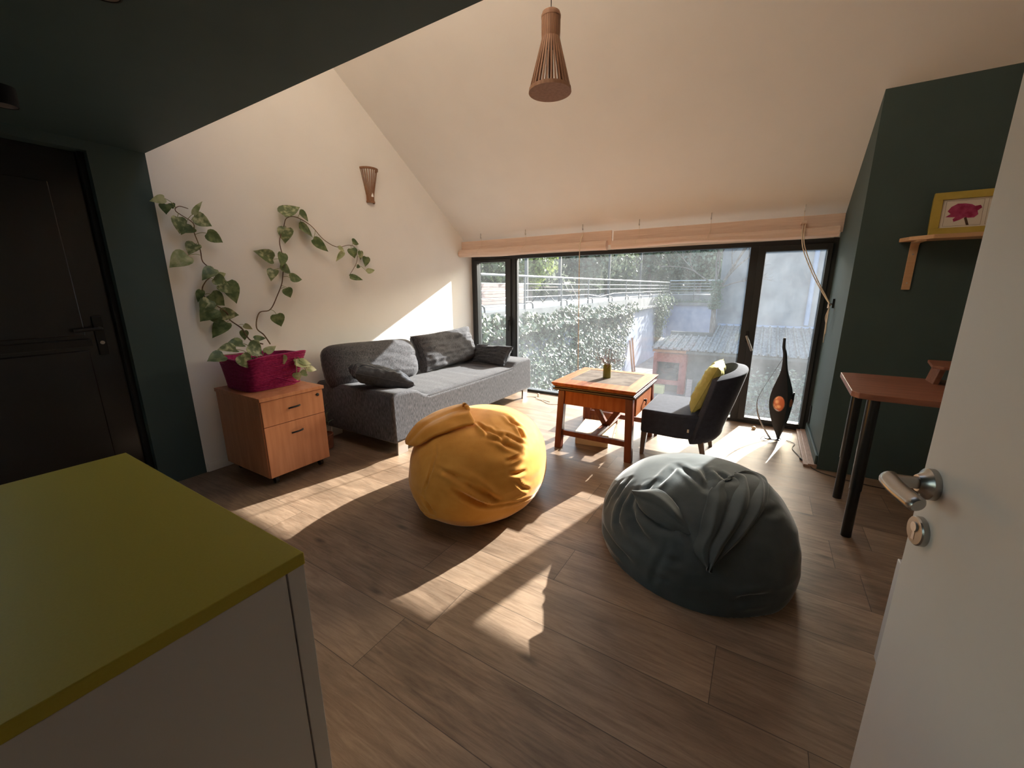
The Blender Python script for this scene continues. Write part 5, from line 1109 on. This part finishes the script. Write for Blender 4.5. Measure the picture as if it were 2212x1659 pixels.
for i in range(4200):
    y = rnd.uniform(8.5, 44); x = -13.2+rnd.gauss(0, 0.5); z = 0.9+5.6*rnd.random()
    leaf_quad(hg, Vector((x, y, z)), (1, rnd.uniform(-.8, .8), rnd.uniform(-.3, 1)), rnd.uniform(0.22, 0.5), rnd.uniform(0, 6.28))
for i in range(2600):
    x = rnd.uniform(-13, -1.5); y = 42+rnd.gauss(0, 0.6); z = 0.9+5.8*rnd.random()
    leaf_quad(hg2, Vector((x, y, z)), (0.2, -1, rnd.uniform(-.3, 1)), rnd.uniform(0.25, 0.5), rnd.uniform(0, 6.28))

tag(hg.build('hedge', M_['tree3'], None, fix=False), 'tall dense hedge along the back of the left terrace behind the trees', 'hedge', None, 'stuff')
tag(hg2.build('hedge', M_['tree3'], None, fix=False), 'tall dense hedge closing the view beyond the far end railing', 'hedge', None, 'stuff')
struct(MB().add([(-15, 5, 0.8), (-15, 50, 0.8), (-22, 55, 9.5), (-22, 2, 9.5), (16, 46.5, -1), (16, 54, 9.0)], [(0, 1, 2, 3), (1, 4, 5, 2)]).build('wooded_hill', M_['hill'], fix=False))

# bare tree beside the end wall
bt = thing('bare_tree', 'leafless ivy-wrapped tree growing at the end of the pale blue wall', 'tree', (-1.98, 21.2, GZ))
rnd = random.Random(5); tk = MB()
tk.tube(bez([(-1.94, 21.2, GZ-0.1), (-1.98, 21.2, -0.35), (-2.0, 21.2, 0.76), (-1.92, 21.2, 1.34)], 6), [0.12]*8+[0.105]*6+[0.085]*5, 10)
tips = []
def branch(p, d, L, r_, lev):
    q = bez([p, p+d*L*0.5+Vector((rnd.uniform(-.1, .1), rnd.uniform(-.1, .1), 0.05))*L, p+d*L], 3)
    tk.tube(q, [lerp(r_, r_*0.55, i/(len(q)-1)) for i in range(len(q))], 6)
    if lev <= 0: return
    for k in range(3 if lev > 1 else 4):
        s = q[-1] if k == 0 else q[rnd.randint(2, len(q)-1)]
        nd = (d+Vector((rnd.uniform(-.9, .9), rnd.uniform(-.45, .1), rnd.uniform(-.35, .75)))).normalized()
        branch(s, nd, L*rnd.uniform(0.5, 0.8), r_*0.55, lev-1)
branch(Vector((-1.93, 21.2, 1.27)), Vector((0.50, -0.05, 1)).normalized(), 1.7, 0.085, 4)
branch(Vector((-1.98, 21.2, 1.05)), Vector((-0.08, -0.05, 1)).normalized(), 1.5, 0.07, 4)
branch(Vector((-1.93, 21.2, 1.38)), Vector((0.95, -0.1, 0.30)).normalized(), 1.15, 0.04, 3)
branch(Vector((-2.0, 21.2, 1.48)), Vector((-0.8, 0, 0.55)).normalized(), 1.3, 0.04, 3)
tk.build('trunk', M_['bark'], bt, smooth=True, fix=False)
q = MB()
for i in range(900):
    t = rnd.random(); leaf_quad(q, Vector((-1.97+rnd.gauss(0, 0.11), 21.1+rnd.gauss(0, .1), lerp(0.45, 1.75, t))), (rnd.uniform(-1, 1), -1, rnd.uniform(-.3, .8)), rnd.uniform(0.05, 0.095), rnd.uniform(0, 6.28))
q.build('ivy_leaves', M_['tree3'], bt, fix=False)

# ---- pergola posts on the terrace
for i, (x, y, zt, lab) in enumerate(((-7.5, 13.2, 4.2, 'dark pergola post behind the railing, nearest to the house'), (-7.5, 16.05, 4.4, 'dark pergola post behind the garden chair'),
                                    (-7.5, 22.4, 4.6, 'third pergola post along the terrace railing'), (-7.5, 29.0, 4.8, 'farthest pergola post along the terrace railing'))):
    p_ = MB().box(x-0.055, x+0.055, y-0.055, y+0.055, 0.86, zt).build('pergola_post', M_['postgrey'], None, bevel=0.01, loc=(x, y, 0.86)); tag(p_, lab, 'post', 'pergola posts on the terrace')
# low boarded planter wall
pw = thing('board_planter', 'low planter wall of pinkish sunlit boards on the left terrace', 'planter', (-8.6, 11.8, 0.86))
for k in range(6):
    MB().box(-8.62, -8.56, 8.2, 14.9, 0.87+k*0.125, 0.985+k*0.125).build('board', M_['boards'], pw)
for y in (8.3, 11.5, 14.7): MB().box(-8.72, -8.62, y-0.05, y+0.05, 0.86, 1.60).build('post', M_['postgrey'], pw)
gt = thing('garden_table', 'folding slatted garden table on the terrace behind the railing', 'table', (-7.7, 14.9, 0.86))
for k in range(6): MB().box(-8.05+k*0.12, -7.95+k*0.12, 14.3, 15.6, 1.475, 1.495).build('slat', M_['boards'], gt)
for y in (14.45, 15.45):
    MB().beam((-8.0, y, 0.86), (-7.4, y, 1.475), 0.03, 0.03).build('leg', M_['soot'], gt); MB().beam((-7.4, y, 0.86), (-8.0, y, 1.475), 0.03, 0.03).build('leg', M_['soot'], gt)
gc = thing('garden_chair', 'folding garden chair beside the table on the terrace', 'chair', (-7.3, 16.9, 0.86))
for k in range(4): MB().box(-7.50+k*0.10, -7.42+k*0.10, 16.6, 17.3, 1.30, 1.315).build('slat', M_['boards'], gc)
for y in (16.65, 17.25):
    MB().beam((-7.5, y, 0.86), (-7.1, y, 1.30), 0.025, 0.025).build('leg', M_['soot'], gc); MB().beam((-7.1, y, 0.86), (-7.62, y, 1.75), 0.025, 0.025).build('leg', M_['soot'], gc)
MB().box(-7.60, -7.57, 16.62, 17.28, 1.60, 1.70).build('back_slat', M_['boards'], gc)

# ---- tall neighbouring building wall
nb = thing('neighbour_building', 'tall blank lavender-grey rendered house wall behind the shed roof', 'building', (6, 24, GZ))
MB().box(-1.93, 14, 21.9, 25.5, GZ, 4.9).build('wall', M_['building'], nb)
MB().box(-1.80, 14, 21.62, 21.9, -0.42, -0.26).build('wall_coping', M_['bluewash'], nb)
MB().cyl((1.62, 21.80, -0.2), (1.62, 21.80, 4.6), 0.09, n=14).build('downpipe', M_['bluewash'], nb, smooth=True)
MB().box(-1.98, 14, 21.8, 25.6, 4.9, 5.05).build('roof_edge', M_['concrete'], nb)
# a wire hoop lying at the wall foot
# ---- shed with corrugated roof
sd_ = thing('garden_shed', 'open shed with a weathered corrugated roof standing in the courtyard below', 'shed', (-0.5, 19, GZ))
rf = MB(); n = 0
def roof_pt(u, v):
    x = lerp(-3.72, 2.6, u); y = lerp(16.90, 21.62, v)
    if x < -1.70 : pass
    zz = lerp(-0.955, -0.33, v)
    ph = (x/0.29) % 1.0
    return (x, y, zz+(0.055 if ph < 0.20 else 0.0)+0.010*math.sin(2*PI*((x/0.0967) % 1.0)))
NU = 420
vs_ = []; ks = []
for j in range(9):
    for i in range(NU+1):
        vs_.append(roof_pt(i/NU, j/8))
fs = []
for j in range(8):
    for i in range(NU):
        x = lerp(-3.72, 2.6, (i+0.5)/NU); y = lerp(16.9, 21.62, (j+0.5)/8)
        if x < lerp(-3.9, -1.75, 0) and False: continue
        # the left part of the roof is shorter, its back edge runs along the blue wall end
        if x < -1.78 and y > 18.9+0.25*(x+3.7): continue
        fs.append((j*(NU+1)+i, j*(NU+1)+i+1, (j+1)*(NU+1)+i+1, (j+1)*(NU+1)+i))
MB().add(vs_, fs).build('roof', M_['roofsheet'], sd_, solid=0.012, fix=False)
MB().box(-3.70, -2.42, 16.98, 17.10, -1.10, -1.00).build('roof_beam', M_['orangewood'], sd_)
MB().box(-2.42, 2.5, 17.0, 17.1, -1.10, -1.0).build('roof_beam', M_['shedwall'], sd_)
MB().box(-2.40, -1.45, 18.1, 18.2, GZ, -1.0).build('boarded_wall', M_['shedwall'], sd_)
MB().box(-3.7, 2.5, 20.6, 20.7, GZ, -0.6).build('back_wall', M_['shedwall'], sd_)
MB().box(-1.45, -1.36, 17.2, 17.3, GZ, -1.0).build('post', M_['shedwall'], sd_); MB().box(2.4, 2.5, 17.2, 17.3, GZ, -1.0).build('post', M_['shedwall'], sd_)
MB().box(-3.70, -3.62, 18.0, 18.1, GZ, -1.0).build('post', M_['shedwall'], sd_)
# ---- barbecue fireplace of red masonry
bq = thing('masonry_barbecue', 'red masonry barbecue fireplace under the shed roof edge', 'barbecue', (-3.1, 17.9, GZ))
MB().box(-2.72, -2.47, 17.55, 17.95, GZ, -1.22).build('side_pier', M_['brickred'], bq)
MB().box(-3.76, -3.62, 17.55, 17.95, GZ, -1.24).build('side_pier', M_['brickred'], bq)
MB().box(-3.62, -2.72, 17.57, 17.93, -1.60, -1.23).build('lintel', M_['brickred'], bq)
MB().box(-3.62, -2.72, 17.57, 17.93, -2.55, -2.36).build('hearth', M_['brickred'], bq)
MB().box(-3.62, -2.72, 17.93, 18.0, GZ, -1.24).build('back_panel', M_['soot'], bq)
g = MB()
for k in range(9): g.beam((-3.60, 17.62+k*0.03, -2.06), (-2.74, 17.62+k*0.03, -2.06), 0.012, 0.012)
g.build('grill_grate', M_['soot'], bq)
MB().hexa([(-3.55, 17.62, -2.36), (-2.78, 17.62, -2.36), (-2.78, 17.9, -2.36), (-3.55, 17.9, -2.36)], [(-3.25, 17.7, -1.86), (-2.85, 17.7, -1.86), (-2.85, 17.9, -1.86), (-3.25, 17.9, -1.86)]).build('fire_basket', M_['soot'], bq)
for (x, y, z0, lab) in ((-2.87, 17.75, -1.78, 0), (-3.22, 17.72, -1.80, 1)):
    o = MB().lathe([(0, -0.10), (0.10, -0.07), (0.12, 0.0), (0.10, 0.07), (0.0, 0.09)], (x, y, z0), None, 20).build('kettle_pot', M_['soot'], None, smooth=True, loc=(x, y, z0-0.08))
    tag(o, ('black iron pot in the barbecue opening at the right', 'smaller black iron pot in the barbecue opening at the left')[lab], 'pot', 'iron pots in the barbecue')
yb_ = MB().box(-3.83, -3.20, 17.20, 17.50, GZ, -2.57).build('timber_block', M_['yellowbox'], None, bevel=0.01, loc=(-3.5, 17.35, GZ)); tag(yb_, 'pale yellow timber block on the courtyard ground before the barbecue', 'block')
pk = MB().hexa([(-2.33, 17.15, GZ), (-2.13, 17.15, GZ), (-2.13, 17.19, GZ), (-2.33, 17.19, GZ)], [(-2.36, 17.50, -2.22), (-2.16, 17.50, -2.22), (-2.16, 17.54, -2.22), (-2.36, 17.54, -2.22)]).build('plank', M_['boards'], None, loc=(-2.2, 17.2, GZ)); tag(pk, 'short pale plank leaning beside the red barbecue pier', 'plank')
for (y, dy, lab) in ((20.95, 0.0, 'left one of two tall timber poles leaning on the blue wall'), (21.35, 0.1, 'right one of two tall timber poles leaning on the blue wall')):
    o = MB().beam((XW+0.30, y, GZ), (XW+0.10, y-0.15, -1.2+dy), 0.07, 0.07).build('timber_pole', M_['orangewood'], None, loc=(XW+0.3, y, GZ)); tag(o, lab, 'pole', 'poles leaning on the blue wall')
# shrub below the balcony door
sb = thing('shrub', 'greyish twiggy shrub below the balcony door in front of the shed', 'shrub', (0.6, 13.6, GZ)); rnd = random.Random(8)
q = MB()
for (x, y, z, r_) in ((-0.3, 13.4, -1.75, 0.95), (0.6, 13.6, -1.6, 1.0), (1.4, 13.8, -1.7, 0.95), (0.2, 12.8, -2.3, 0.9), (1.1, 12.9, -2.3, 0.9)):
    cloud(q, (x, y, z), (r_, r_*0.8, r_*0.85), 700, 0.11, rnd, 3)
q.build('foliage', M_['tree3'], sb, fix=False)
s = MB()
for i in range(14):
    a = rnd.uniform(0, 6.28); s.tube(bez([(0.6, 13.5, GZ), (0.6+math.cos(a)*0.5, 13.5+math.sin(a)*0.4, -2.3), (0.6+math.cos(a)*1.3, 13.5+math.sin(a)*0.8, -1.5)], 4), 0.02, 5)
s.build('branches', M_['bark'], sb, fix=False)
